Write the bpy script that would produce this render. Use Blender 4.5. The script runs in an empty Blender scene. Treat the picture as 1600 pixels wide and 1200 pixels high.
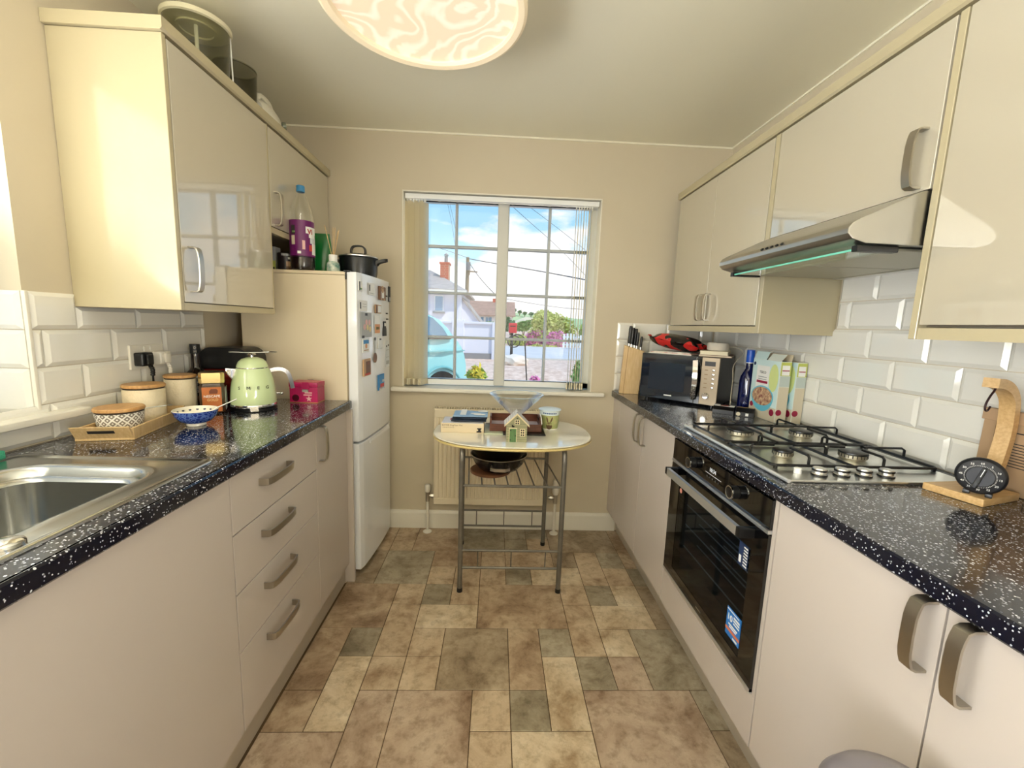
import bpy, bmesh, math, random
from mathutils import Vector, Matrix

PI = math.pi
rad = math.radians
SC = bpy.context.scene
COL = SC.collection
random.seed(7)

# ------------------------------------------------------------------ camera
F_PX, PITCH, YAW, ROLL, EYE = 658.13, -0.14, 0.04, 0.035, 1.289
cp, sp, cy, sy, cr, sr = math.cos(PITCH), math.sin(PITCH), math.cos(YAW), math.sin(YAW), math.cos(ROLL), math.sin(ROLL)
_x = Vector((cy, -sy, 0)); _z = Vector((-sp * sy, -sp * cy, cp)); _d = Vector((cp * sy, cp * cy, sp))
_r = cr * _x + sr * _z; _u = -sr * _x + cr * _z
cam = bpy.data.cameras.new('camera'); cam.sensor_width = 36; cam.lens = F_PX / 1600 * 36
cam.clip_start = 0.02; cam.clip_end = 2000
camo = bpy.data.objects.new('camera', cam); COL.objects.link(camo)
camo.matrix_world = Matrix(((_r.x, _u.x, -_d.x, 0), (_r.y, _u.y, -_d.y, 0), (_r.z, _u.z, -_d.z, EYE), (0, 0, 0, 1)))
SC.camera = camo

# ------------------------------------------------------------------ exposure
vs = SC.view_settings
vs.view_transform = 'Standard'; vs.look = 'None'; vs.gamma = 1.0; vs.use_curve_mapping = False
vs.exposure = 0.65
SC.cycles.use_denoising = True
SC.cycles.max_bounces = 10; SC.cycles.diffuse_bounces = 5; SC.cycles.transparent_max_bounces = 16
SC.cycles.sample_clamp_indirect = 6.0
SC.cycles.caustics_reflective = False; SC.cycles.caustics_refractive = False

# ------------------------------------------------------------------ sky
def lin(c):
    if isinstance(c, str):
        c = tuple(int(c[i:i + 2], 16) for i in (0, 2, 4))
    o = []
    for v in c:
        v /= 255.0
        o.append(v / 12.92 if v <= .04045 else ((v + .055) / 1.055) ** 2.4)
    return (o[0], o[1], o[2], 1.0)

W = bpy.data.worlds.new('sky'); SC.world = W; W.use_nodes = True
nt = W.node_tree; N = nt.nodes; L = nt.links
bg = N['Background']
tc = N.new('ShaderNodeTexCoord'); sep = N.new('ShaderNodeSeparateXYZ'); L.new(tc.outputs['Generated'], sep.inputs[0])
ramp = N.new('ShaderNodeValToRGB')
ramp.color_ramp.elements[0].position = 0.0; ramp.color_ramp.elements[0].color = lin((226, 244, 255))
ramp.color_ramp.elements[1].position = 0.6; ramp.color_ramp.elements[1].color = lin((105, 175, 240))
e = ramp.color_ramp.elements.new(0.14); e.color = lin((178, 226, 254))
e = ramp.color_ramp.elements.new(0.3); e.color = lin((150, 208, 250))
L.new(sep.outputs['Z'], ramp.inputs[0])
mp = N.new('ShaderNodeMapping'); mp.inputs['Scale'].default_value = (3.0, 3.0, 8.0); mp.inputs['Location'].default_value = (1.35, 0.6, -0.55)
L.new(tc.outputs['Generated'], mp.inputs[0])
nz = N.new('ShaderNodeTexNoise'); nz.inputs['Scale'].default_value = 1.0; nz.inputs['Detail'].default_value = 7; nz.inputs['Roughness'].default_value = 0.55
L.new(mp.outputs[0], nz.inputs['Vector'])
# more cloud low down
low = N.new('ShaderNodeMapRange'); low.inputs['From Min'].default_value = 0.02; low.inputs['From Max'].default_value = 0.34
low.inputs['To Min'].default_value = 0.17; low.inputs['To Max'].default_value = -0.07
L.new(sep.outputs['Z'], low.inputs['Value'])
add = N.new('ShaderNodeMath'); add.operation = 'ADD'; L.new(nz.outputs['Fac'], add.inputs[0]); L.new(low.outputs[0], add.inputs[1])
cr2 = N.new('ShaderNodeValToRGB'); cr2.color_ramp.elements[0].position = 0.55; cr2.color_ramp.elements[1].position = 0.62
cr2.color_ramp.elements[0].color = (0, 0, 0, 1); cr2.color_ramp.elements[1].color = (1, 1, 1, 1)
L.new(add.outputs[0], cr2.inputs[0])
mx = N.new('ShaderNodeMixRGB'); L.new(cr2.outputs[0], mx.inputs[0]); L.new(ramp.outputs[0], mx.inputs[1]); mx.inputs[2].default_value = (1.0, 1.0, 1.0, 1)
L.new(mx.outputs[0], bg.inputs['Color']); bg.inputs['Strength'].default_value = 0.74

# ------------------------------------------------------------------ sun, window daylight and added fill lights
def sun(name, az, el, s, ang, col=(1, .95, .86)):
    l = bpy.data.lights.new(name, 'SUN'); l.energy = s; l.angle = rad(ang); l.color = col
    o = bpy.data.objects.new(name, l); COL.objects.link(o)
    d = Vector((math.sin(rad(az)) * math.cos(rad(el)), math.cos(rad(az)) * math.cos(rad(el)), math.sin(rad(el))))
    o.rotation_euler = d.to_track_quat('Z', 'Y').to_euler(); o.location = d * 30
    return o
sun('sun', 130, 52, 1.85, 0.6)          # high in the south east, behind the house

def area(name, loc, direction, sx, sy_, power, col):
    l = bpy.data.lights.new(name, 'AREA'); l.shape = 'RECTANGLE'; l.size = sx; l.size_y = sy_; l.energy = power; l.color = col
    o = bpy.data.objects.new(name, l); COL.objects.link(o); o.location = loc
    o.rotation_euler = Vector(direction).to_track_quat('-Z', 'Z').to_euler()
    return o
area('daylight_left_window', (-1.62, 0.48, 1.52), (1, -.3, 1.3), 1.5, 1.05, 40, (.96, .98, 1.0))
area('added_fill_left', (-1.6, -1.15, 1.3), (1, .12, .9), 1.1, 1.8, 105, (.95, .98, 1.0))  # added fill light, unseen, on the left behind the camera
area('added_fill_right', (1.62, -1.15, 1.05), (-1, .12, 1.2), 0.9, 1.9, 88, (1.0, .97, .92))  # added fill for the left fronts, shining through an invented doorway

# ------------------------------------------------------------------ mesh helpers
class MB:
    """collects shapes in one bmesh"""
    def __init__(s):
        s.bm = bmesh.new()
    def _add(s, t, mat=None):
        if mat is not None:
            bmesh.ops.transform(t, matrix=mat, verts=t.verts)
        vm = {v: s.bm.verts.new(v.co) for v in t.verts}
        for f in t.faces:
            try:
                s.bm.faces.new([vm[v] for v in f.verts])
            except ValueError:
                pass
        t.free()
        return s
    def box(s, x0, x1, y0, y1, z0, z1, bev=0.0, seg=2, mat=None):
        t = bmesh.new(); bmesh.ops.create_cube(t, size=1)
        for v in t.verts:
            v.co = Vector((x0 + (v.co.x + .5) * (x1 - x0), y0 + (v.co.y + .5) * (y1 - y0), z0 + (v.co.z + .5) * (z1 - z0)))
        if bev:
            bmesh.ops.bevel(t, geom=list(t.edges), offset=bev, segments=seg, affect='EDGES', profile=.6)
        return s._add(t, mat)
    def lathe(s, prof, n=32, c=(0, 0, 0), mat=None, sx=1.0, sy=1.0, ph=0.0, cap=True):
        t = bmesh.new(); rings = []
        for r, z in prof:
            if r < 1e-6:
                rings.append([t.verts.new((c[0], c[1], c[2] + z))])
            else:
                rings.append([t.verts.new((c[0] + sx * r * math.cos(ph + 2 * PI * k / n), c[1] + sy * r * math.sin(ph + 2 * PI * k / n), c[2] + z)) for k in range(n)])
        for a, b in zip(rings, rings[1:]):
            for k in range(n):
                k2 = (k + 1) % n
                if len(a) == 1 and len(b) == 1: continue
                if len(a) == 1: t.faces.new((a[0], b[k2], b[k]))
                elif len(b) == 1: t.faces.new((a[k], a[k2], b[0]))
                else: t.faces.new((a[k], a[k2], b[k2], b[k]))
        if tuple(prof[0]) == tuple(prof[-1]): cap = False
        for q, ring in ((0, rings[0]), (1, rings[-1])) if cap else ():
            if len(ring) > 1: t.faces.new(ring if q else ring[::-1])
        return s._add(t, mat)
    def cyl(s, p0, p1, r, n=16, r2=None, bev=0.0):
        p0 = Vector(p0); p1 = Vector(p1); d = p1 - p0; h = d.length
        r2 = r if r2 is None else r2
        pr = [(r - bev, 0), (r, bev), (r2, h - bev), (r2 - bev, h)] if bev else [(r, 0), (r2, h)]
        m = Matrix.Translation(p0) @ d.to_track_quat('Z', 'Y').to_matrix().to_4x4()
        return s.lathe(pr, n, mat=m)
    def tube(s, pts, r, n=8, closed=False, flat=None, up=None):
        """round (or flat = (half width along up, half thickness)) section swept along pts"""
        pts = [Vector(p) for p in pts]; m = len(pts); t = bmesh.new(); rings = []; prev = None
        for i, p in enumerate(pts):
            a = pts[(i - 1) % m] if (closed or i) else p
            b = pts[(i + 1) % m] if (closed or i < m - 1) else p
            d = (b - a).normalized()
            if up is not None: nrm = (Vector(up) - d * d.dot(Vector(up))).normalized()
            elif prev is None:
                nrm = d.orthogonal().normalized()
            else:
                nrm = (prev - d * d.dot(prev)).normalized()
            prev = nrm; bi = d.cross(nrm)
            rr = r[i] if isinstance(r, (list, tuple)) else r
            if flat: ring = [t.verts.new(p + nrm * flat[0] * u + bi * flat[1] * w) for u, w in ((1, 1), (-1, 1), (-1, -1), (1, -1))]
            else: ring = [t.verts.new(p + rr * (nrm * math.cos(2 * PI * k / n) + bi * math.sin(2 * PI * k / n))) for k in range(n)]
            rings.append(ring)
        q = len(rings[0])
        for i in range(m if closed else m - 1):
            a, b = rings[i], rings[(i + 1) % m]
            for k in range(q):
                t.faces.new((a[k], a[(k + 1) % q], b[(k + 1) % q], b[k]))
        if not closed:
            t.faces.new(rings[0][::-1]); t.faces.new(rings[-1])
        return s._add(t)
    def prism(s, poly, axis, a, b, bev=0.0, seg=2, mat=None):
        """poly in the two other axes (in order), extruded along axis from a to b"""
        t = bmesh.new(); i = 'xyz'.index(axis)
        def P(u, v, w):
            c = [u, v]; c.insert(i, w); return c
        A = [t.verts.new(P(u, v, a)) for u, v in poly]; B = [t.verts.new(P(u, v, b)) for u, v in poly]
        t.faces.new(A[::-1]); t.faces.new(B)
        for k in range(len(poly)):
            k2 = (k + 1) % len(poly); t.faces.new((A[k], A[k2], B[k2], B[k]))
        bmesh.ops.recalc_face_normals(t, faces=t.faces)
        if bev:
            bmesh.ops.bevel(t, geom=list(t.edges), offset=bev, segments=seg, affect='EDGES', profile=.6)
        return s._add(t, mat)
    def quad(s, *p):
        s.bm.faces.new([s.bm.verts.new(q) for q in p]); return s
    def loops(s, rings, cap0=True, cap1=True):
        V = [[s.bm.verts.new(p) for p in ring] for ring in rings]; n = len(V[0])
        for a, b in zip(V, V[1:]):
            for k in range(n):
                s.bm.faces.new((a[k], a[(k + 1) % n], b[(k + 1) % n], b[k]))
        if cap0: s.bm.faces.new(V[0][::-1])
        if cap1: s.bm.faces.new(V[-1])
        return s
    def ball(s, c, r, sub=2, sc=(1, 1, 1)):
        t = bmesh.new(); bmesh.ops.create_icosphere(t, subdivisions=sub, radius=1)
        for v in t.verts: v.co = Vector((c[0] + v.co.x * r * sc[0], c[1] + v.co.y * r * sc[1], c[2] + v.co.z * r * sc[2]))
        return s._add(t)

BASE = {}          # root name -> location its world-built parts are made relative to
def tag(o, label=None, cat=None, group=None, kind=None):
    for k, v in (('label', label), ('category', cat), ('group', group), ('kind', kind)):
        if v: o[k] = v
    return o
def thing(name, label, cat, loc=(0, 0, 0), rz=0.0, group=None, world=True, rot=None):
    o = bpy.data.objects.new(name, None); COL.objects.link(o); o.empty_display_size = .05
    o.location = loc; o.rotation_euler = rot if rot else (0, 0, rz)
    tag(o, label, cat, group)
    if world: BASE[o.name] = Vector(loc)
    return o
def obj(name, mb, mat, parent=None, label=None, cat=None, group=None, kind=None, ang=35, base=None, shift=True):
    bm = mb.bm
    off = None
    if parent is not None:
        q = parent
        while q.parent is not None: q = q.parent
        off = BASE.get(q.name)
    elif base is not None: off = Vector(base)
    if off is not None and shift:
        for v in bm.verts: v.co -= off
    bmesh.ops.recalc_face_normals(bm, faces=bm.faces)
    for f in bm.faces: f.smooth = True
    ca = math.cos(rad(ang))
    for ed in bm.edges:
        if len(ed.link_faces) == 2:
            fa, fb = ed.link_faces; dt = fa.normal.dot(fb.normal)
            if dt < ca: ed.smooth = False
            elif dt < .985:
                a, b = fa.calc_area(), fb.calc_area()
                if max(a, b) > 7 * min(a, b): ed.smooth = False      # keep broad faces flat beside fine bevels
    me = bpy.data.meshes.new(name); bm.to_mesh(me); bm.free()
    me.materials.append(mat)
    o = bpy.data.objects.new(name, me); COL.objects.link(o)
    if parent is not None: o.parent = parent
    if base is not None: o.location = base; BASE[o.name] = Vector(base)
    return tag(o, label, cat, group, kind)
def copy_tree(src, loc=None, rz=None, label=None, parent=None):
    c = src.copy(); COL.objects.link(c); c.parent = parent
    if loc is not None: c.location = loc
    if rz is not None: c.rotation_euler[2] = rz
    if label: c['label'] = label
    for ch in list(src.children): copy_tree(ch, parent=c)
    return c
def frame(o, right, up):
    r = Vector(right).normalized(); u = Vector(up); u = (u - r * r.dot(u)).normalized(); n = r.cross(u)
    return Matrix(((r.x, u.x, n.x, o[0]), (r.y, u.y, n.y, o[1]), (r.z, u.z, n.z, o[2]), (0, 0, 0, 1)))
def text(name, s, size, M, mat, parent, align='LEFT', ext=.0004, sx=1.0, bold=0.0, warp=None):
    cu = bpy.data.curves.new('t', 'FONT'); cu.body = s; cu.size = size; cu.extrude = ext; cu.align_x = align; cu.offset = bold; cu.resolution_u = 2
    t = bpy.data.objects.new('t', cu); COL.objects.link(t)
    me = bpy.data.meshes.new_from_object(t)
    bpy.data.objects.remove(t); bpy.data.curves.remove(cu)
    bm = bmesh.new(); bm.from_mesh(me); bpy.data.meshes.remove(me)
    for v in bm.verts: v.co.x *= sx
    if warp:
        for v in bm.verts: v.co = warp(v.co)
    else: bmesh.ops.transform(bm, matrix=M, verts=bm.verts)
    m = MB(); m.bm.free(); m.bm = bm
    return obj(name, m, mat, parent)
def card(M, w, h, t=.0006):
    """thin printed sheet, centred, lying on the plane of M"""
    return MB().box(-w / 2, w / 2, -h / 2, h / 2, 0, t, mat=M)

# ------------------------------------------------------------------ materials
MATS = {}
def mat(name, col, rough=.5, metal=0.0, var=0.0, vs_=8.0, cior=1.5, bump=0.0, bs=60.0, col2=None, coat=0.0, trans=0.0, emit=0.0, spec=.5, sub=0.0, aniso=None):
    m = bpy.data.materials.new(name); m.use_nodes = True; n = m.node_tree.nodes; l = m.node_tree.links; b = n['Principled BSDF']
    c = lin(col); b.inputs['Base Color'].default_value = c
    b.inputs['Roughness'].default_value = rough; b.inputs['Metallic'].default_value = metal
    b.inputs['Coat Weight'].default_value = coat; b.inputs['Coat Roughness'].default_value = .03; b.inputs['Coat IOR'].default_value = cior
    b.inputs['Transmission Weight'].default_value = trans; b.inputs['Specular IOR Level'].default_value = spec
    if emit: b.inputs['Emission Color'].default_value = c; b.inputs['Emission Strength'].default_value = emit
    if var or bump or col2:
        tc = n.new('ShaderNodeTexCoord')
        vec = tc.outputs['Object']
        if aniso:
            mp = n.new('ShaderNodeMapping'); mp.inputs['Scale'].default_value = aniso; l.new(vec, mp.inputs[0]); vec = mp.outputs[0]
    if var or col2:
        z = n.new('ShaderNodeTexNoise'); z.inputs['Scale'].default_value = vs_; z.inputs['Detail'].default_value = 5; l.new(vec, z.inputs['Vector'])
        r = n.new('ShaderNodeValToRGB'); r.color_ramp.elements[0].position = .32; r.color_ramp.elements[1].position = .68
        c2 = lin(col2) if col2 else tuple(v * (1 - var) for v in c[:3]) + (1,)
        r.color_ramp.elements[0].color = c2; r.color_ramp.elements[1].color = c
        l.new(z.outputs['Fac'], r.inputs[0]); l.new(r.outputs[0], b.inputs['Base Color'])
    if bump:
        z = n.new('ShaderNodeTexNoise'); z.inputs['Scale'].default_value = bs; z.inputs['Detail'].default_value = 3; l.new(vec, z.inputs['Vector'])
        bp = n.new('ShaderNodeBump'); bp.inputs['Strength'].default_value = bump; bp.inputs['Distance'].default_value = .004
        l.new(z.outputs['Fac'], bp.inputs['Height']); l.new(bp.outputs[0], b.inputs['Normal'])
    MATS[name] = m
    return m
def glass(name, tint=(1, 1, 1), refl=1.0, ior=1.45, edge=4.0):
    m = bpy.data.materials.new(name); m.use_nodes = True; n = m.node_tree.nodes; l = m.node_tree.links; n.clear()
    o = n.new('ShaderNodeOutputMaterial'); t = n.new('ShaderNodeBsdfTransparent'); t.inputs[0].default_value = (*tint, 1)
    g = n.new('ShaderNodeBsdfGlossy'); g.inputs['Roughness'].default_value = .03; g.inputs['Color'].default_value = (refl, refl, refl, 1)
    f = n.new('ShaderNodeLayerWeight'); f.inputs[0].default_value = .5; x = n.new('ShaderNodeMixShader')
    pw = n.new('ShaderNodeMath'); pw.operation = 'POWER'; l.new(f.outputs['Facing'], pw.inputs[0]); pw.inputs[1].default_value = edge
    ma = n.new('ShaderNodeMath'); ma.operation = 'MULTIPLY_ADD'; l.new(pw.outputs[0], ma.inputs[0]); ma.inputs[1].default_value = .85; ma.inputs[2].default_value = ((ior - 1) / (ior + 1)) ** 2
    l.new(ma.outputs[0], x.inputs[0]); l.new(t.outputs[0], x.inputs[1]); l.new(g.outputs[0], x.inputs[2]); l.new(x.outputs[0], o.inputs[0])
    return m
def translucent(name, col, frac=.6, rough=.6):
    m = bpy.data.materials.new(name); m.use_nodes = True; n = m.node_tree.nodes; l = m.node_tree.links; n.clear()
    o = n.new('ShaderNodeOutputMaterial'); d = n.new('ShaderNodeBsdfDiffuse'); t = n.new('ShaderNodeBsdfTranslucent'); x = n.new('ShaderNodeMixShader')
    d.inputs[0].default_value = lin(col); t.inputs[0].default_value = lin(col); x.inputs[0].default_value = frac
    l.new(d.outputs[0], x.inputs[1]); l.new(t.outputs[0], x.inputs[2]); l.new(x.outputs[0], o.inputs[0])
    return m

M_wall = mat('wall_paint', (206, 195, 172), .75, var=.04, vs_=2.0, bump=.05, bs=220)
M_ceil = mat('ceiling_paint', (240, 236, 216), .45, var=.02, vs_=1.5, bump=.04, bs=120)
M_white = mat('white_paint', (232, 228, 216), .35)
M_upvc = mat('upvc', (238, 240, 240), .25)
M_cab = mat('gloss_cabinet', (192, 184, 165), .25, bump=.02, bs=34, coat=1.0, cior=2.1)
M_carc = mat('gap_shade_carcass', (112, 102, 86), .5)  # carcass darkened so the door gaps carry their shade in its colour
M_panel = mat('cabinet_end_panel', (186, 175, 144), .12, bump=.012, bs=30)
M_plinth = mat('plinth', (176, 165, 148), .32)
M_base = mat('base_door', (199, 189, 180), .22, bump=.02, bs=40)
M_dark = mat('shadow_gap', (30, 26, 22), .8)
M_steel = mat('brushed_steel', (222, 222, 218), .28, 1.0, bump=.03, bs=40, aniso=(1, 20, 20))
M_steel2 = mat('hood_steel', (190, 188, 182), .32, 1.0, bump=.02, bs=30, aniso=(20, 1, 20))
M_chrome = mat('chrome', (225, 225, 225), .07, 1.0)
M_nickel = mat('satin_nickel', (186, 180, 168), .3, 1.0)
M_black = mat('black_plastic', (16, 16, 17), .35)
M_iron = mat('black_enamel_iron', (14, 14, 15), .3)
M_blackgloss = mat('black_gloss', (8, 8, 9), .06, coat=.4)
M_bw = mat('white_print', (240, 240, 236), .5)
M_ink = mat('dark_print', (40, 38, 38), .6)
M_glass = glass('window_glass')
M_tile = mat('white_glazed_tile', (232, 230, 222), .06, bump=.05, bs=14, coat=.3)
M_grout = mat('grout', (200, 194, 182), .8)

def worktop_mat():
    m = bpy.data.materials.new('speckled_worktop'); m.use_nodes = True; n = m.node_tree.nodes; l = m.node_tree.links; b = n['Principled BSDF']
    tc = n.new('ShaderNodeTexCoord'); last = None
    base = lin((11, 14, 30))
    mask = None
    for sc_, thr, dens in ((125, .27, .45), (210, .32, .5), (80, .17, .3)):
        v = n.new('ShaderNodeTexVoronoi'); v.inputs['Scale'].default_value = sc_; l.new(tc.outputs['Object'], v.inputs['Vector'])
        c = n.new('ShaderNodeMath'); c.operation = 'LESS_THAN'; l.new(v.outputs['Distance'], c.inputs[0]); c.inputs[1].default_value = thr
        sp_ = n.new('ShaderNodeSeparateColor'); l.new(v.outputs['Color'], sp_.inputs[0])
        k = n.new('ShaderNodeMath'); k.operation = 'LESS_THAN'; l.new(sp_.outputs[0], k.inputs[0]); k.inputs[1].default_value = dens
        a = n.new('ShaderNodeMath'); a.operation = 'MULTIPLY'; l.new(c.outputs[0], a.inputs[0]); l.new(k.outputs[0], a.inputs[1])
        q = n.new('ShaderNodeMath'); q.operation = 'MULTIPLY'; l.new(a.outputs[0], q.inputs[0]); l.new(sp_.outputs[1], q.inputs[1])
        if mask is None: mask = q.outputs[0]
        else:
            x = n.new('ShaderNodeMath'); x.operation = 'MAXIMUM'; l.new(mask, x.inputs[0]); l.new(q.outputs[0], x.inputs[1]); mask = x.outputs[0]
    sq = n.new('ShaderNodeMath'); sq.operation = 'POWER'; l.new(mask, sq.inputs[0]); sq.inputs[1].default_value = .55; mask = sq.outputs[0]
    mx = n.new('ShaderNodeMixRGB'); l.new(mask, mx.inputs[0]); mx.inputs[1].default_value = base; mx.inputs[2].default_value = lin((225, 228, 235))
    l.new(mx.outputs[0], b.inputs['Base Color']); b.inputs['Roughness'].default_value = .16; b.inputs['Specular IOR Level'].default_value = .5; b.inputs['Coat Weight'].default_value = .5; b.inputs['Coat IOR'].default_value = 1.4; b.inputs['Coat Roughness'].default_value = .05
    return m
M_top = worktop_mat()

def stone_mat(name, c1, c2, c3, sc_=6.0):
    m = bpy.data.materials.new(name); m.use_nodes = True; n = m.node_tree.nodes; l = m.node_tree.links; b = n['Principled BSDF']
    tc = n.new('ShaderNodeTexCoord')
    z = n.new('ShaderNodeTexNoise'); z.inputs['Scale'].default_value = sc_; z.inputs['Detail'].default_value = 9; z.inputs['Roughness'].default_value = .68; z.inputs['Distortion'].default_value = .5
    l.new(tc.outputs['Object'], z.inputs['Vector'])
    r = n.new('ShaderNodeValToRGB'); r.color_ramp.elements[0].position = .30; r.color_ramp.elements[1].position = .68
    r.color_ramp.elements[0].color = lin(c2); r.color_ramp.elements[1].color = lin(c3); q = r.color_ramp.elements.new(.49); q.color = lin(c1)
    l.new(z.outputs['Fac'], r.inputs[0])
    z2 = n.new('ShaderNodeTexNoise'); z2.inputs['Scale'].default_value = 26; z2.inputs['Detail'].default_value = 6; z2.inputs['Roughness'].default_value = .7; l.new(tc.outputs['Object'], z2.inputs['Vector'])
    r2 = n.new('ShaderNodeValToRGB'); r2.color_ramp.elements[0].position = .30; r2.color_ramp.elements[1].position = .52
    r2.color_ramp.elements[0].color = (.52, .47, .40, 1); r2.color_ramp.elements[1].color = (1, 1, 1, 1); l.new(z2.outputs['Fac'], r2.inputs[0])
    mu = n.new('ShaderNodeMixRGB'); mu.blend_type = 'MULTIPLY'; mu.inputs[0].default_value = .8; l.new(r.outputs[0], mu.inputs[1]); l.new(r2.outputs[0], mu.inputs[2])
    l.new(mu.outputs[0], b.inputs['Base Color']); b.inputs['Roughness'].default_value = .42; b.inputs['Specular IOR Level'].default_value = .4
    bp = n.new('ShaderNodeBump'); bp.inputs['Strength'].default_value = .25; bp.inputs['Distance'].default_value = .003; l.new(z2.outputs['Fac'], bp.inputs['Height']); l.new(bp.outputs[0], b.inputs['Normal'])
    return m
ST = {
    'c': stone_mat('stone_cream', (206, 187, 158), (156, 130, 98), (228, 214, 190)),
    't': stone_mat('stone_tan', (190, 168, 140), (142, 114, 86), (214, 195, 168)),
    'b': stone_mat('stone_brown', (170, 146, 120), (118, 92, 68), (204, 184, 156), 5.0),
    'p': stone_mat('stone_pinkish', (180, 158, 136), (132, 106, 84), (210, 192, 170), 4.5),
    'g': stone_mat('stone_grey', (168, 156, 134), (132, 120, 98), (194, 184, 164)),
    'd': stone_mat('stone_dark_grey', (152, 140, 118), (112, 100, 80), (182, 170, 148)),
    'o': stone_mat('stone_olive_brown', (162, 144, 120), (116, 98, 76), (188, 171, 146)),
}
M_joint = mat('floor_joint', (92, 72, 48), .8)
M_wood = mat('bamboo', (212, 178, 126), .42, col2=(194, 156, 102), vs_=5, aniso=(3, 30, 30))
M_wood2 = mat('pale_wood', (216, 186, 138), .4, col2=(202, 168, 116), vs_=6, aniso=(25, 25, 3))

# ================================================================== STRUCTURE
XL, XR, YB, ZC = -1.283, 1.321, 2.536, 2.336
YF = -1.8
def struct(name, mb, m, parent=None): return obj(name, mb, m, parent, kind=None if parent else 'structure')
def holed(mb, axis, a, b, u0, u1, v0, v1, hole=None):
    """wall slab between a and b on axis, spanning u (horizontal) and z, with one opening"""
    def bx(p0, p1, q0, q1):
        if axis == 'x': mb.box(a, b, p0, p1, q0, q1)
        else: mb.box(p0, p1, a, b, q0, q1)
    if not hole: bx(u0, u1, v0, v1); return mb
    h0, h1, k0, k1 = hole
    bx(u0, h0, v0, v1); bx(h1, u1, v0, v1); bx(h0, h1, v0, k0); bx(h0, h1, k1, v1)
    return mb
LWIN = (-.30, 1.205, .975, 2.06)
BWIN = (-.558, .587, .885, 2.023)
ADDWIN = (-1.7, -.6, .35, 2.2)  # unseen opening added for the left fill light
wall_left = struct('wall_left', holed(holed(MB(), 'x', XL - .25, XL, YF - .1, -.45, -.05, ZC, ADDWIN), 'x', XL - .25, XL, -.45, YB + .25, -.05, ZC, LWIN), M_wall)
wall_right = struct('wall_right', holed(MB(), 'x', XR, XR + .15, YF - .1, YB + .25, -.05, ZC, (-1.6, -.7, 0, 2.02)), M_wall)
struct('added_doorway', MB().box(XR - .012, XR + .16, -1.66, -1.6, 0, 2.08).box(XR - .012, XR + .16, -.7, -.64, 0, 2.08).box(XR - .012, XR + .16, -1.6, -.7, 2.02, 2.08), M_white)  # frame of the unseen doorway added for the right fill light
wall_back = struct('wall_back', holed(MB(), 'y', YB, YB + .25, XL, XR, -.05, ZC, BWIN), M_wall)
wall_front = struct('wall_front', MB().box(XL, XR, YF - .1, YF, -.05, ZC), M_wall)
struct('ceiling', MB().box(XL - .3, XR + .3, YF - .3, YB + .3, ZC, ZC + .15), M_ceil)
floor = struct('floor', MB().box(XL, XR, YF, YB, -.06, -.003), M_joint)

# floor tiles: (column, row, columns wide, rows deep, stone)
CX = [-.705 - .132 * k for k in range(4, 0, -1)] + [-.705, -.573, -.445, -.313, -.181, -.049, .083, .214, .346, .475, .605, .735, .866, .997, 1.13, 1.26]
C0 = 10
def RY(j): return 1.179 + .1535 * j
FT = [(-6,-3,2,3,'p'),(-6,-3+3,1,1,'b'),(-5,0,1,2,'c'),(-4,-3,1,4,'p'),(-3,-2,2,3,'p'),(-1,0,1,1,'t'),(-1,-2,1,2,'t'),(0,0,1,1,'d'),(1,0,1,2,'c'),(0,-2,2,2,'c'),
 (2,-2,3,3,'p'),(5,0,1,1,'g'),(5,-2,1,2,'o'),(-6,1,1,2,'b'),(-5,2,1,1,'d'),(-4,1,1,1,'t'),(-4,2,1,2,'t'),(-3,1,1,1,'t'),(-3,2,1,1,'t'),(-2,1,2,2,'o'),
 (0,1,1,2,'b'),(1,2,1,1,'g'),(2,1,1,1,'d'),(2,2,1,2,'t'),(3,1,1,1,'p'),(3,2,1,1,'c'),(4,1,2,2,'g'),(-6,3,2,2,'b'),(-3,3,2,1,'c'),(-1,3,3,2,'b'),(3,3,2,1,'c'),(5,3,1,2,'o'),
 (-4,4,1,1,'t'),(-3,4,1,1,'d'),(-2,4,1,2,'t'),(2,4,1,1,'t'),(3,4,1,1,'d'),(4,4,1,1,'c'),(-6,5,1,2,'o'),(-5,5,2,2,'g'),(-3,5,1,1,'t'),(-3,6,2,1,'b'),(-1,5,1,1,'t'),(0,5,1,1,'d'),
 (-1,6,1,1,'t'),(0,6,2,1,'t'),(1,5,2,1,'c'),(2,6,1,1,'o'),(3,5,1,2,'t'),(4,5,1,1,'t'),(4,6,1,1,'g'),(5,5,1,1,'d'),(5,6,1,1,'b'),(5,7,1,2,'b'),(2,7,3,2,'o'),(1,7,1,1,'t'),(0,7,1,1,'d'),
 (0,8,1,1,'g'),(1,8,1,1,'g'),(-2,7,2,2,'d'),(-4,7,2,2,'b'),(-5,7,1,1,'t'),(-5,8,1,1,'t'),(-6,7,1,2,'t'),(-8,5,2,4,'t'),(-6,-5,3,2,'g'),(-3,-4,2,2,'c'),(-1,-4,3,2,'b'),(2,-4,2,2,'t'),(4,-4,2,2,'g')]
for c, j, w, d, s in FT:
    x0, x1 = CX[C0 + c - 0], CX[C0 + c + w]
    y0, y1 = RY(j), min(RY(j + d), YB)
    if y1 - y0 < .02: continue
    g = .0013
    obj('tile', MB().box(x0 + g, x1 - g, y0 + g, y1 - g, -.003, random.uniform(-.0003, .0003), bev=.0012, seg=1), ST[s], floor)

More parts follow.
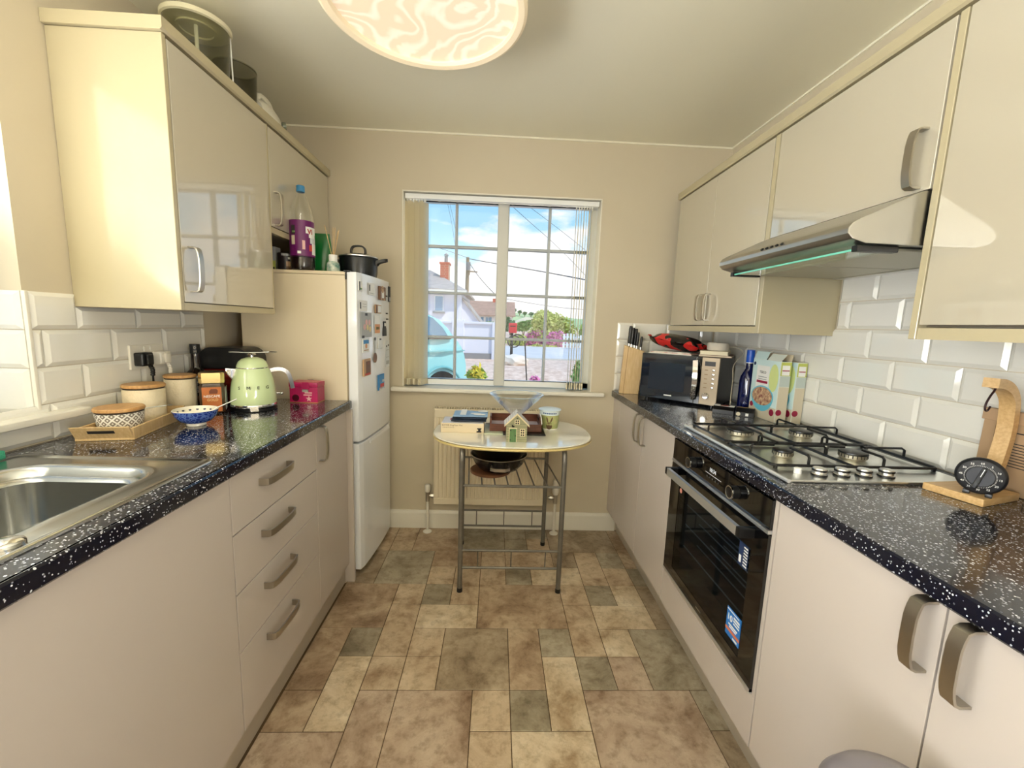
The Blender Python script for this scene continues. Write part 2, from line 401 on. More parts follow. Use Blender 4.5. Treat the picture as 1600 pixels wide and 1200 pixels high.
# glazed wall tiles with bevelled edges, set on the walls
def tile_mb(P, a0, a1, z0, z1):
    """P(u, z, out) -> point"""
    g = .0012; bv = .0115; h = .0095; b0 = .003
    m = MB()
    def ring(i, o): return [P(a0 + g + i, z0 + g + i, o), P(a1 - g - i, z0 + g + i, o), P(a1 - g - i, z1 - g - i, o), P(a0 + g + i, z1 - g - i, o)]
    i = min(bv, (a1 - a0) / 2 - g - .001, (z1 - z0) / 2 - g - .001)
    m.loops([ring(0, 0), ring(0, b0), ring(i, h)], cap0=False)
    return m
def tiling(wall, P, zs, pitch, offs, u0, u1, skip=None):
    for r in range(len(zs) - 1):
        k = math.floor((u0 - offs[r % 2]) / pitch) - 1
        while True:
            a0 = offs[r % 2] + k * pitch; a1 = a0 + pitch; k += 1
            if a0 >= u1: break
            a0 = max(a0, u0); a1 = min(a1, u1)
            if a1 - a0 < .012: continue
            if skip and skip(a0, a1, zs[r], zs[r + 1]): continue
            obj('tile', tile_mb(P, a0, a1, zs[r], zs[r + 1]), M_tile, wall, ang=15)
ZR = [.912, 1.0115, 1.1135, 1.2135, 1.3155, 1.4175, 1.520]
tiling(wall_right, lambda u, z, o: (XR - o, u, z), ZR[:5], .2065, (1.343, 1.241), .45, YB - .01)
# behind the hob the tiling goes up to the hood
tiling(wall_right, lambda u, z, o: (XR - o, u, z), ZR[4:], .2065, (1.343, 1.241), 1.016, 1.607)
ZL = [.914, 1.018, 1.123, 1.229, 1.335]
tiling(wall_left, lambda u, z, o: (XL + o, u, z), ZL[1:], .2145, (1.346, 1.24), 1.213, 1.907, skip=lambda a0, a1, z0, z1: z0 > 1.2 and a0 > 1.33)
tiling(wall_left, lambda u, z, o: (XL + o, u, z), [1.229, 1.297], .2145, (1.343, 1.343), 1.343, 1.907)
tiling(wall_left, lambda u, z, o: (XL + o, u, z), ZL[:2], .2145, (1.24, 1.24), 1.02, 1.907)
tiling(wall_back, lambda u, z, o: (u, YB - o, z), [.912, 1.015, 1.119, 1.222, 1.324], .2065, (.928, 1.026), .725, XR - .01)
# tiled reveal of the left window
tiling(wall_left, lambda u, z, o: (u, 1.205 - o, z), [.997, 1.123, 1.229, 1.335], .2, (XL - .2, XL - .2), XL - .15, XL - .002)

# skirting, ceiling edge
struct('baseboard_back', MB().prism([(YB, 0), (YB - .016, 0), (YB - .016, .098), (YB - .008, .116), (YB, .116)], 'x', -.64, .79, bev=.002), M_white)
struct('trim_1', MB().box(XL, XR, YB - .005, YB, ZC - .008, ZC), M_ceil)
struct('trim_2', MB().box(XR - .005, XR, YF, YB, ZC - .008, ZC), M_ceil)
# tile edging strip beside the left window
struct('trim_3', MB().box(XL - .002, XL + .009, 1.203, 1.212, .998, 1.335, bev=.002), M_white)

# ------------------------------------------------ back window
M_slat = translucent('blind_fabric', (254, 249, 234), .85)
M_weight = mat('blind_weight', (206, 196, 168), .5)
M_gbar = mat('backlit_glazing_bar', (172, 178, 182), .35)  # white bars greyed, their backlit shade is put into the colour
M_mull = mat('backlit_mullion', (206, 206, 200), .3)  # white upvc toned down, backlit shade put into the colour
wb = struct('window_1', MB().box(BWIN[0], BWIN[0] + .055, 2.615, 2.68, BWIN[2] + .02, BWIN[3]).box(BWIN[1] - .047, BWIN[1], 2.615, 2.68, BWIN[2] + .02, BWIN[3])
            .box(BWIN[0], BWIN[1], 2.615, 2.68, 1.992, BWIN[3]).box(BWIN[0], BWIN[1], 2.615, 2.68, BWIN[2] + .02, .938), M_upvc)
obj('mullion', MB().box(-.013, .055, 2.605, 2.69, .905, 2.0, bev=.012, seg=3), M_mull, wb)
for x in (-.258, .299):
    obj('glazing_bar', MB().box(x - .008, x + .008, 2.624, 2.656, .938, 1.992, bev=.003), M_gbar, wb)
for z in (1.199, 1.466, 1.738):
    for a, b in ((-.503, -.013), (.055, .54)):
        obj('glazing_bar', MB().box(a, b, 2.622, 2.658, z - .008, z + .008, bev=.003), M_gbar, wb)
for a, b in ((-.503, -.013), (.055, .54)):
    obj('pane', MB().box(a, b, 2.639, 2.643, .938, 1.992), M_glass, wb)
    obj('gasket', MB().box(a, b, 2.618, 2.622, .938, .942).box(a, b, 2.618, 2.622, 1.986, 1.992), M_black, wb)
obj('window_sill', MB().box(-.62, .662, 2.488, 2.535, .873, .898, bev=.009, seg=3).box(BWIN[0] + .001, BWIN[1] - .001, 2.53, 2.62, .886, .898), M_white, wb)
obj('reveal_lining', MB().box(BWIN[0], BWIN[0] + .006, 2.534, 2.615, .898, BWIN[3]).box(BWIN[1] - .006, BWIN[1], 2.534, 2.615, .898, BWIN[3]).box(BWIN[0], BWIN[1], 2.534, 2.615, BWIN[3] - .006, BWIN[3]), M_white, wb)

def slat_mesh(w, z0, z1):
    """one hanging vane, slightly curved across its width, with its bottom weight"""
    me = MB(); n = 6
    for k in range(n):
        a, b = (k / n - .5), ((k + 1) / n - .5)
        f = lambda t: Vector((t * w, .0025 * (1 - 4 * t * t), 0))
        p, q = f(a), f(b)
        me.quad((p.x, p.y, z0), (q.x, q.y, z0), (q.x, q.y, z1), (p.x, p.y, z1))
    return me
def blind(name, label, rail, slats, z0, z1, w, along):
    t = thing(name, label, 'blind', (0, 0, 0))
    obj('headrail', rail, M_upvc, t)
    proto = obj('slat', slat_mesh(w, z0, z1), M_slat, None, shift=False); wproto = obj('weight', MB().box(-w / 2, w / 2, -.002, .0075, z0 - .002, z0 + .035, bev=.001, seg=1), M_weight, proto, shift=False)
    kproto = obj('hanger', MB().box(-.008, .008, -.004, .004, z1 - .004, z1 + .014, bev=.002, seg=1), M_upvc, proto, shift=False)
    first = True
    for x, y, a in slats:
        s = proto if first else copy_tree(proto)
        first = False
        s.parent = t; s.location = (x, y, 0); s.rotation_euler = (0, 0, a)
    return t
sl = [(-.532 + .016 * k, 2.572, rad((58, 72, 64, 80, 60, 74, 66)[k])) for k in range(7)] + [(.446 + .0155 * k, 2.572, rad(80 + (2.0 if k % 2 else -2.0))) for k in range(7)]
bl = blind('vertical_blind', 'cream vertical blind drawn open to both sides of the back window', MB().box(BWIN[0] + .012, BWIN[1] - .012, 2.55, 2.592, 1.985, 2.012, bev=.003), sl, .91, 1.972, .078, 'x')
obj('chain', MB().tube([(-.548, 2.545, 1.99), (-.549, 2.543, 1.5), (-.548, 2.545, 1.02)], .0016, 6), M_upvc, bl)
lk = []
for k in range(9): lk += [(-.40 + .105 * k, 2.545, 1.978), (-.35 + .105 * k, 2.545, 1.973)]
obj('spacer_chain', MB().tube(lk, .0018, 6), M_bw, bl)

# ------------------------------------------------ left window over the sink
wl = struct('window_2', MB().box(XL - .215, XL - .15, LWIN[0], LWIN[0] + .06, .98, 2.06).box(XL - .215, XL - .15, LWIN[1] - .05, LWIN[1], .98, 2.06)
            .box(XL - .215, XL - .15, LWIN[0], LWIN[1], 2.0, 2.06).box(XL - .215, XL - .15, LWIN[0], LWIN[1], .98, 1.045), M_upvc)
obj('mullion', MB().box(XL - .225, XL - .14, .42, .49, 1.0, 2.03, bev=.01), M_upvc, wl)
for a, b in ((LWIN[0] + .06, .42), (.49, LWIN[1] - .05)):
    obj('pane', MB().box(XL - .187, XL - .183, a, b, 1.045, 2.0), M_glass, wl)
    obj('glazing_bar', MB().box(XL - .2, XL - .17, (a + b) / 2 - .008, (a + b) / 2 + .008, 1.045, 2.0, bev=.003), M_upvc, wl)
    for z in (1.285, 1.525, 1.765): obj('glazing_bar', MB().box(XL - .2, XL - .17, a, b, z - .008, z + .008, bev=.003), M_upvc, wl)
obj('window_sill', MB().box(XL + .004, XL + .048, -.35, 1.318, .972, .997, bev=.009, seg=3).box(XL - .16, XL + .01, LWIN[0] + .002, LWIN[1] - .002, .977, .997), M_white, wl)
sl = [(XL - .085, -.2 + .083 * k, rad(90 + 27)) for k in range(16)]
blind('vertical_blind', 'cream vertical blind with half turned slats over the sink window', MB().box(XL - .115, XL - .06, LWIN[0] + .01, LWIN[1] - .01, 2.015, 2.045, bev=.003), sl, 1.02, 2.0, .089, 'y')

# ------------------------------------------------ window added to the left wall behind the camera for fill light
wr = struct('added_window', MB().box(XL - .2, XL - .14, ADDWIN[0], ADDWIN[0] + .05, ADDWIN[2], ADDWIN[3]).box(XL - .2, XL - .14, ADDWIN[1] - .05, ADDWIN[1], ADDWIN[2], ADDWIN[3])
            .box(XL - .2, XL - .14, ADDWIN[0], ADDWIN[1], ADDWIN[3] - .05, ADDWIN[3]).box(XL - .2, XL - .14, ADDWIN[0], ADDWIN[1], ADDWIN[2], ADDWIN[2] + .05), M_upvc)
obj('pane', MB().box(XL - .172, XL - .168, ADDWIN[0] + .05, ADDWIN[1] - .05, ADDWIN[2] + .05, ADDWIN[3] - .05), M_glass, wr)

# ================================================================== FITTED KITCHEN
def strap(p, out, along, wide, L, h, w=.021, t=.0045):
    """bowed bar handle: feet at +-L/2 along, standing out by h"""
    p = Vector(p); o = Vector(out); a = Vector(along); wd = Vector(wide)
    pts = [(-L / 2, 0), (-L / 2, h * .55), (-L / 2 + .004, h * .78), (-L / 2 + .016, h * .9), (-L * .25, h * .98), (0, h), (L * .25, h * .98), (L / 2 - .016, h * .9), (L / 2 - .004, h * .78), (L / 2, h * .55), (L / 2, 0)]
    m = MB(); half = w / 2
    rings = []
    for i, (u, v) in enumerate(pts):
        q0 = pts[max(i - 1, 0)]; q1 = pts[min(i + 1, len(pts) - 1)]
        d = Vector((q1[0] - q0[0], q1[1] - q0[1])).normalized(); n = Vector((-d.y, d.x)) * t / 2
        def P(du, dv, s): return p + a * (u + du) + o * max(v + dv, 0) + wd * s
        rings.append([P(n.x, n.y, half), P(n.x, n.y, -half), P(-n.x, -n.y, -half), P(-n.x, -n.y, half)])
    return m.loops(rings)
XLd, XRd = -.69, .735
G = .0018
def ldoor(root, nm, y0, y1, z0, z1, m=M_base, x=XLd): return obj(nm, MB().box(x - .018, x, y0 + G, y1 - G, z0 + G, z1 - G, bev=.0008, seg=1), m, root)
def rdoor(root, nm, y0, y1, z0, z1, m=M_base, x=XRd): return obj(nm, MB().box(x, x + .018, y0 + G, y1 - G, z0 + G, z1 - G, bev=.0008, seg=1), m, root)
def lhandle(par, y, z, L, vert=False, x=XLd): return obj('handle', strap((x, y, z), (1, 0, 0), (0, 0, 1) if vert else (0, 1, 0), (0, 1, 0) if vert else (0, 0, 1), L, .032), M_nickel, par)
def rhandle(par, y, z, L, x=XRd): return obj('handle', strap((x, y, z), (-1, 0, 0), (0, 0, 1), (0, 1, 0), L, .034), M_nickel, par)

# --- left run
t = thing('base_cabinet', 'wide plain beige cabinet front below the sink', 'cabinet', (XLd, .5, 0))
obj('carcass', MB().box(XL + .002, XLd - .02, -.5, 1.08, .1, .70), M_carc, t)
ldoor(t, 'door', .485, 1.084, .1, .866); ldoor(t, 'door', -.11, .485, .1, .866)
t = thing('drawer_unit', 'beige four drawer unit with bowed bar handles', 'drawers', (XLd, 1.35, 0))
obj('carcass', MB().box(XL + .002, XLd - .022, 1.088, 1.612, .1, .868), M_carc, t)
for z0, z1, hz in ((.70, .866, .802), (.526, .70, .640), (.35, .526, .470), (.1, .35, .297)):
    d = ldoor(t, 'drawer', 1.085, 1.615, z0, z1); lhandle(d, 1.302, hz, .165)
t = thing('base_cabinet', 'narrow beige cabinet with one upright handle beside the fridge', 'cabinet', (XLd, 1.78, 0))
obj('carcass', MB().box(XL + .002, XLd - .022, 1.618, 1.95, .1, .868), M_carc, t)
d = ldoor(t, 'door', 1.616, 1.952, .1, .866); lhandle(d, 1.648, .795, .14, True)
obj('end_panel', MB().box(-1.22, -.667, 1.956, 1.974, 0, .868, bev=.001, seg=1), M_base, None, 'beige end panel closing the left run next to the fridge', 'panel', base=(-.9, 1.965, 0))
obj('plinth', MB().box(-.73, -.712, -.5, 1.954, 0, .098), M_plinth, None, 'grey beige plinth under the left hand drawers', 'plinth', base=(-.72, .7, 0))
# --- right run
ZP = .142
t = thing('base_cabinet', 'beige double door cabinet between oven and back wall', 'cabinet', (XRd, 2.05, 0))
obj('carcass', MB().box(XRd + .022, XR - .002, 1.645, YB - .02, ZP, .868), M_carc, t)
d = rdoor(t, 'door', 1.64, 2.004, ZP, .866); rhandle(d, 1.966, .797, .14)
d = rdoor(t, 'door', 2.004, 2.40, ZP, .866); rhandle(d, 2.043, .797, .14)
obj('filler', MB().box(XRd, XRd + .018, 2.402, YB - .002, ZP, .866), M_base, t)
t = thing('oven_housing', 'beige panel framing the built in oven', 'panel', (XRd, 1.31, 0))
obj('lower_panel', MB().box(XRd, XRd + .018, 1.0, 1.637, ZP, .297, bev=.001, seg=1), M_base, t)
obj('side_strip', MB().box(XRd, XRd + .018, .9985, 1.0115, .299, .866), M_base, t)
obj('carcass', MB().box(XRd + .03, XR - .002, 1.0, 1.635, ZP, .29), M_carc, t)
obj('side_panel', MB().box(XRd + .02, XR - .002, .9985, 1.008, .29, .868).box(XRd + .02, XR - .002, 1.625, 1.638, .29, .868), M_carc, t)
t = thing('base_cabinet', 'nearest beige double door cabinet right of the oven', 'cabinet', (XRd, .6, 0))
obj('carcass', MB().box(XRd + .022, XR - .002, .192, .990, ZP, .868), M_carc, t)
d = rdoor(t, 'door', .5925, .997, ZP, .866); rhandle(d, .616, .80, .125)
d = rdoor(t, 'door', .19, .5925, ZP, .866); rhandle(d, .548, .80, .125)
t2 = thing('base_cabinet', 'beige cabinet at the near end of the right hand run', 'cabinet', (XRd, -.1, 0))
obj('carcass', MB().box(XRd + .022, XR - .002, -.5, .188, ZP, .868), M_carc, t2)
rdoor(t2, 'door', -.4, .188, ZP, .866)
obj('plinth', MB().box(.80, .818, -.5, YB - .02, 0, ZP - .002), M_plinth, None, 'grey beige plinth under the oven side units', 'plinth', base=(.81, 1, 0))
# --- worktops
SK = (-1.185, -.755, .13, 1.06)     # cut out for the sink
m = MB()
def slab(x0, x1, y0, y1): m.box(x0, x1, y0, y1, .872, .91)
wt = MB()
for x0, x1, y0, y1 in ((XL, SK[0], -.5, 1.972), (SK[1], -.676, -.5, 1.972), (SK[0], SK[1], -.5, SK[2]), (SK[0], SK[1], SK[3], 1.972)):
    wt.box(x0, x1, y0, y1, .872, .91)
wt.prism([(-.680, .872), (-.674, .872), (-.671, .876), (-.671, .906), (-.674, .91), (-.680, .91)], 'y', -.5, 1.972)
obj('worktop', wt, M_top, None, 'long dark speckled worktop holding sink and kettle', 'worktop', base=(-.98, .7, .872))
wt = MB().prism([(XR, .872), (.720, .872), (.717, .876), (.717, .906), (.720, .91), (XR, .91)], 'y', -.5, YB - .001)
obj('worktop', wt, M_top, None, 'long dark speckled worktop holding hob and microwave', 'worktop', base=(1.0, 1.0, .872))
# --- upper left
XU = -.966
t = thing('wall_cabinet', 'tall gloss beige wall cabinet left of the fridge', 'cabinet', (XU, 1.6, 1.3))
obj('side_panel', MB().box(XL + .001, XU, 1.343, 1.358, 1.298, 2.068, bev=.001, seg=1), M_panel, t)
obj('carcass', MB().box(XL + .001, XU - .022, 1.359, 1.884, 1.318, 2.068), M_carc, t)
obj('bottom_rail', MB().box(XU - .02, XU - .001, 1.359, 1.884, 1.298, 1.321), M_panel, t)
obj('side_panel', MB().box(XL + .001, XU - .001, 1.884, 1.894, 1.30, 2.066), M_panel, t)
d = obj('door', MB().box(XU - .018, XU, 1.362, 1.883, 1.324, 2.062, bev=.0008, seg=1), M_cab, t); lhandle(d, 1.398, 1.425, .135, True, XU)
t = thing('wall_cabinet', 'short gloss beige wall cabinet above the fridge', 'cabinet', (XU, 2.2, 1.64))
obj('carcass', MB().box(XL + .001, XU - .022, 1.897, 2.52, 1.645, 2.068), M_carc, t)
obj('bottom_rail', MB().box(XU - .02, XU - .001, 1.897, 2.52, 1.64, 1.664), M_panel, t)
d = obj('door', MB().box(XU - .018, XU, 1.897, 2.515, 1.668, 2.062, bev=.0008, seg=1), M_cab, t); lhandle(d, 1.932, 1.745, .135, True, XU)
obj('cornice', MB().prism([(XL + .001, 2.07), (XU + .004, 2.07), (XU + .010, 2.076), (XU + .010, 2.105), (XL + .001, 2.105)], 'y', 1.333, 2.53), M_panel, None, 'beige cornice board on top of the left wall cabinets', 'cornice', base=(XU, 1.9, 2.07))
# --- upper right
XV = 1.013
t = thing('wall_cabinet', 'gloss beige double door wall cabinet above the microwave', 'cabinet', (XV, 2.0, 1.29))
obj('carcass', MB().box(XV + .022, XR - .001, 1.64, 2.458, 1.318, 2.016), M_carc, t)
obj('side_panel', MB().box(XV, XR - .001, 1.613, 1.637, 1.288, 2.014, bev=.001, seg=1), M_panel, t)
obj('bottom_rail', MB().box(XV + .004, XV + .022, 1.637, 2.49, 1.288, 1.315), M_panel, t)
d = obj('door', MB().box(XV, XV + .018, 1.642, 2.051, 1.319, 2.012, bev=.0008, seg=1), M_cab, t); rhandle(d, 2.02, 1.405, .125, XV)
d = obj('door', MB().box(XV, XV + .018, 2.054, 2.458, 1.319, 2.012, bev=.0008, seg=1), M_cab, t); rhandle(d, 2.088, 1.405, .125, XV)
t = thing('wall_cabinet', 'gloss beige wall cabinet directly above the cooker hood', 'cabinet', (XV, 1.3, 1.64))
obj('carcass', MB().box(XV + .022, XR - .001, 1.016, 1.608, 1.645, 2.016), M_carc, t)
d = obj('door', MB().box(XV, XV + .018, 1.016, 1.606, 1.642, 2.012, bev=.0008, seg=1), M_cab, t); rhandle(d, 1.05, 1.718, .135, XV)
t = thing('wall_cabinet', 'nearest gloss beige wall cabinet right of the cooker hood', 'cabinet', (XV, .6, 1.29))
obj('side_panel', MB().box(XV, XR - .001, .993, 1.0105, 1.288, 2.014, bev=.001, seg=1), M_panel, t)
obj('carcass', MB().box(XV + .022, XR - .001, .1, .99, 1.318, 2.016), M_carc, t)
obj('bottom_rail', MB().box(XV + .004, XV + .022, .1, .992, 1.288, 1.315), M_panel, t)
obj('door', MB().box(XV, XV + .018, .52, .988, 1.322, 2.012, bev=.0008, seg=1), M_cab, t)
obj('door', MB().box(XV, XV + .018, .1, .517, 1.322, 2.012, bev=.0008, seg=1), M_cab, t)
obj('cornice', MB().prism([(XR - .001, 2.018), (XV - .004, 2.018), (XV - .010, 2.024), (XV - .010, 2.052), (XR - .001, 2.052)], 'y', .1, 2.475), M_panel, None, 'beige cornice board on top of the right wall cabinets', 'cornice', base=(XV, 1.3, 2.018))

# ================================================================== APPLIANCES
# --- built in oven
M_ovenglass = glass('oven_door_glass', (.42, .50, .56), .55, 1.4)
M_cavity = mat('oven_cavity', (58, 66, 72), .35)
M_satin = mat('satin_aluminium', (222, 224, 226), .3, .85)
M_blue = mat('sticker_blue', (28, 118, 200), .35)
M_orange = mat('sticker_orange', (222, 120, 80), .4)
ov = thing('oven', 'black glass built in oven with silver bar handle', 'oven', (.73, 1.31, .3))
XO = .727
obj('control_panel', MB().box(XO, XO + .02, 1.0125, 1.6215, .779, .862, bev=.0015, seg=1), M_blackgloss, ov)
obj('trim_strip', MB().box(XO - .003, XO + .012, 1.0125, 1.6215, .768, .778), M_satin, ov)
fr_ = MB()
for a, b, c, d in ((1.0125, 1.077, .302, .764), (1.545, 1.6215, .302, .764), (1.077, 1.545, .302, .352), (1.077, 1.545, .692, .764)): fr_.box(XO, XO + .03, a, b, c, d)
dr = obj('door', fr_, M_blackgloss, ov)
obj('window', MB().box(XO + .001, XO + .006, 1.077, 1.545, .352, .692), M_ovenglass, dr)
obj('bottom_trim', MB().box(XO - .001, XO + .012, 1.0125, 1.6215, .299, .3125), M_satin, ov)
obj('handle', MB().tube([(.688, 1.085, .741), (.688, 1.3, .741), (.688, 1.565, .741)], .01, 8, flat=(.0135, .006), up=(0, 0, 1)), M_satin, dr)
for a in (1.067, 1.563): obj('bracket', MB().box(.682, XO + .001, a, a + .02, .727, .755, bev=.003), M_black, dr)
obj('cavity', MB().box(1.12, 1.13, 1.06, 1.56, .34, .70).box(.75, 1.13, 1.06, 1.065, .34, .70).box(.75, 1.13, 1.555, 1.56, .34, .70).box(.75, 1.13, 1.06, 1.56, .335, .34).box(.75, 1.13, 1.06, 1.56, .70, .705), M_cavity, ov)
M_fr_rack = mat('rack_wire', (214, 216, 214), .35, .3)
for z in (.44, .53, .61):
    r = MB()
    for k in range(6): r.tube([(.77 + .055 * k, 1.07, z), (.77 + .055 * k, 1.55, z)], .0024, 6)
    obj('rack', r, M_fr_rack, ov)
for y in (1.442, 1.170):
    k = obj('knob', MB().cyl((XO, y, .819), (XO - .024, y, .819), .0195, 28, .018, bev=.001), M_black, ov)
    obj('ring', MB().lathe([(.0165, -.001), (.0198, -.001), (.0198, .003), (.0165, .003), (.0165, -.001)], 28, mat=Matrix.Translation((XO - .022, y, .819)) @ Vector((-1, 0, 0)).to_track_quat('Z', 'Y').to_matrix().to_4x4()), M_chrome, k)
M_lcd = mat('display_digits', (200, 205, 210), .4, emit=.25)
FX = lambda y, z, o=.0006: frame((XO - o, y, z), (0, -1, 0), (0, 0, 1))
text('display', '10:34', .019, FX(1.335, .826), M_lcd, ov)
obj('display_line', card(FX(1.308, .817), .10, .0012), M_lcd, ov)
for k in range(5): obj('icon', card(FX(1.345 - .018 * k, .806), .006, .005), mat('dim_print_%d' % k, (70, 72, 74), .5), ov)
st = obj('energy_sticker', card(FX(1.113, .425), .072, .088), M_blue, dr)
obj('sticker_band', card(FX(1.113, .402, .0014), .072, .009), M_orange, st)
text('lettering', '10', .028, FX(1.146, .431, .0014), M_bw, st, bold=.0006)
for q, (y, z, w_, h_) in enumerate(((1.098, .452, .03, .006), (1.098, .443, .03, .005), (1.098, .434, .03, .004), (1.113, .420, .045, .005), (1.113, .413, .036, .004), (1.098, .388, .022, .006), (1.117, .463, .06, .003))): obj('sticker_line', card(FX(y, z, .0013), w_, h_), M_bw, st)
st = obj('warning_sticker', card(FX(1.105, .655), .045, .07), mat('sticker_navy', (30, 52, 92), .4), dr)
for k in range(7): obj('sticker_line', card(FX(1.094, .682 - .009 * k, .0013), .018, .004), M_bw, st)
obj('sticker_hand', card(FX(1.118, .64, .0013), .01, .022), M_bw, st)
obj('round_sticker', MB().cyl((XO, 1.525, .678), (XO - .0008, 1.525, .678), .0095, 20), mat('sticker_pink', (226, 150, 132), .5), dr)
obj('badge', card(FX(1.315, .331), .035, .004), M_nickel, dr)

# --- gas hob
HB = thing('gas_hob', 'stainless steel four burner gas hob with black pan supports', 'hob', (1.0, 1.31, .91))
obj('hob_plate', MB().box(.760, 1.262, 1.012, 1.605, .910, .919, bev=.003), M_steel, HB)
obj('edge_trim', MB().tube([(.759, 1.008, .9165), (.759, 1.609, .9165)], .0055, 10), mat('polished_trim', (240, 240, 240), .4, .8), HB)
burn = [(.893, 1.462, .044), (1.118, 1.458, .036), (.876, 1.205, .027), (1.092, 1.20, .036)]
M_brass = mat('burner_aluminium', (188, 182, 164), .4, .9)
for x, y, r in burn:
    obj('burner_dish', MB().lathe([(r * 1.75, .9185), (r * 1.3, .9215), (r * 1.02, .9205), (0, .9205)], 32, c=(x, y, 0)), M_steel, HB)
    bu = obj('burner', MB().lathe([(r * .86, .920), (r * .9, .924), (r, .9265), (r, .937), (r * .94, .938), (0, .938)], 32, c=(x, y, 0)), M_brass, HB)
    obj('burner_cap', MB().lathe([(r * .98, .938), (r * 1.04, .940), (r * 1.02, .944), (r * .85, .946), (0, .947)], 32, c=(x, y, 0)), M_iron, bu)
    sl_ = MB()
    for k in range(22):
        a = 2 * PI * k / 22; sl_.box(x + math.cos(a) * r - .0009, x + math.cos(a) * r + .0009, y + math.sin(a) * r - .0009, y + math.sin(a) * r + .0009, .929, .9375)
    obj('flame_ports', sl_, M_iron, bu, kind='stuff')
for y0, y1, bb in ((1.335, 1.590, burn[:2]), (1.098, 1.325, burn[2:])):
    g = obj('pan_support', MB().tube([(.783, y0, .929), (1.245, y0, .929), (1.252, y0 + .01, .929), (1.252, y1 - .01, .929), (1.245, y1, .929), (.783, y1, .929), (.776, y1 - .01, .929), (.776, y0 + .01, .929)], .0042, 8, closed=True)
            .cyl((.785, y0 + .004, .919), (.785, y0 + .004, .927), .005, 8).cyl((1.245, y0 + .004, .919), (1.245, y0 + .004, .927), .005, 8).cyl((.785, y1 - .004, .919), (.785, y1 - .004, .927), .005, 8).cyl((1.245, y1 - .004, .919), (1.245, y1 - .004, .927), .005, 8), M_iron, HB)
    for x, y, r in bb:
        for p, q in (((x, y0), (x, y - .03)), ((x, y1), (x, y + .03)), ((.776 if x < 1 else 1.252, y), (x + (-.03 if x < 1 else .03), y)), ((1.008, y), (x + (.03 if x < 1 else -.03), y))):
            obj('finger', MB().tube([(p[0], p[1], .930), (p[0], p[1], .951), (p[0] + (q[0] - p[0]) * .08, p[1] + (q[1] - p[1]) * .08, .957), (q[0], q[1], .957)], .0036, 8), M_iron, g)
    obj('cross_bar', MB().tube([(1.008, y0, .929), (1.008, y1, .929)], .0042, 8), M_iron, g)
for k in range(4):
    x = .872 + .062 * k
    kb = obj('knob', MB().lathe([(.0175, .9195), (.0185, .923), (.0165, .925), (.0165, .937), (.015, .9395), (0, .9395)], 28, c=(x, 1.052, 0)), M_steel, HB)
    obj('knob_band', MB().lathe([(.0172, .931), (.0178, .932), (.0178, .9355), (.0172, .9365)], 28, c=(x, 1.052, 0)), M_black, kb)
    obj('knob_skirt', MB().lathe([(.0192, .9192), (.0192, .9225), (.0182, .9235)], 28, c=(x, 1.052, 0)), M_black, kb)
obj('ignition_button', MB().lathe([(.0095, .9192), (.0095, .932), (.008, .9335), (0, .9335)], 20, c=(.823, 1.066, 0)), M_bw, HB)

# --- cooker hood
HD = thing('cooker_hood', 'slim stainless steel cooker hood with a glass visor', 'hood', (1.05, 1.31, 1.5))
prof = [(XR - .002, 1.508), (.875, 1.512), (.842, 1.521), (.829, 1.533), (.829, 1.546), (.838, 1.558), (.856, 1.569), (.990, 1.633), (1.008, 1.638), (XR - .002, 1.638)]
obj('canopy', MB().prism(prof, 'y', 1.0155, 1.606, bev=.0025, seg=2), M_steel2, HD)
M_mesh = mat('filter_mesh', (186, 184, 172), .45, .8, bump=.35, bs=420)
for a, b in ((1.04, 1.305), (1.315, 1.585)):
    obj('grease_filter', MB().box(.965, 1.265, a, b, 1.5015, 1.508, bev=.002, seg=1), M_mesh, HD)
obj('rear_rail', MB().box(1.272, XR - .008, 1.02, 1.602, 1.500, 1.508, bev=.002, seg=1), M_steel, HD)
M_visor = glass('visor_glass', (.86, .97, .93), 1, 1.5)
v = obj('glass_visor', MB().box(.876, .958, 1.045, 1.575, 1.4985, 1.5035), M_visor, HD)
obj('glass_edge', MB().box(.8735, .876, 1.045, 1.575, 1.4985, 1.5035), mat('green_glass_edge', (120, 214, 184), .1, spec=.8), v)
for y in (1.035, 1.58): obj('visor_bracket', MB().box(.868, .972, y - .007, y + .012, 1.495, 1.510, bev=.002), M_black, HD)
for k in range(5):
    obj('button', MB().box(-.0045, .0045, -.0035, .0035, 0, .005, bev=.001, seg=1, mat=frame((.8335, 1.352 - .0235 * k, 1.5505), (0, -1, 0), (.5, 0, .8))), M_black, HD)

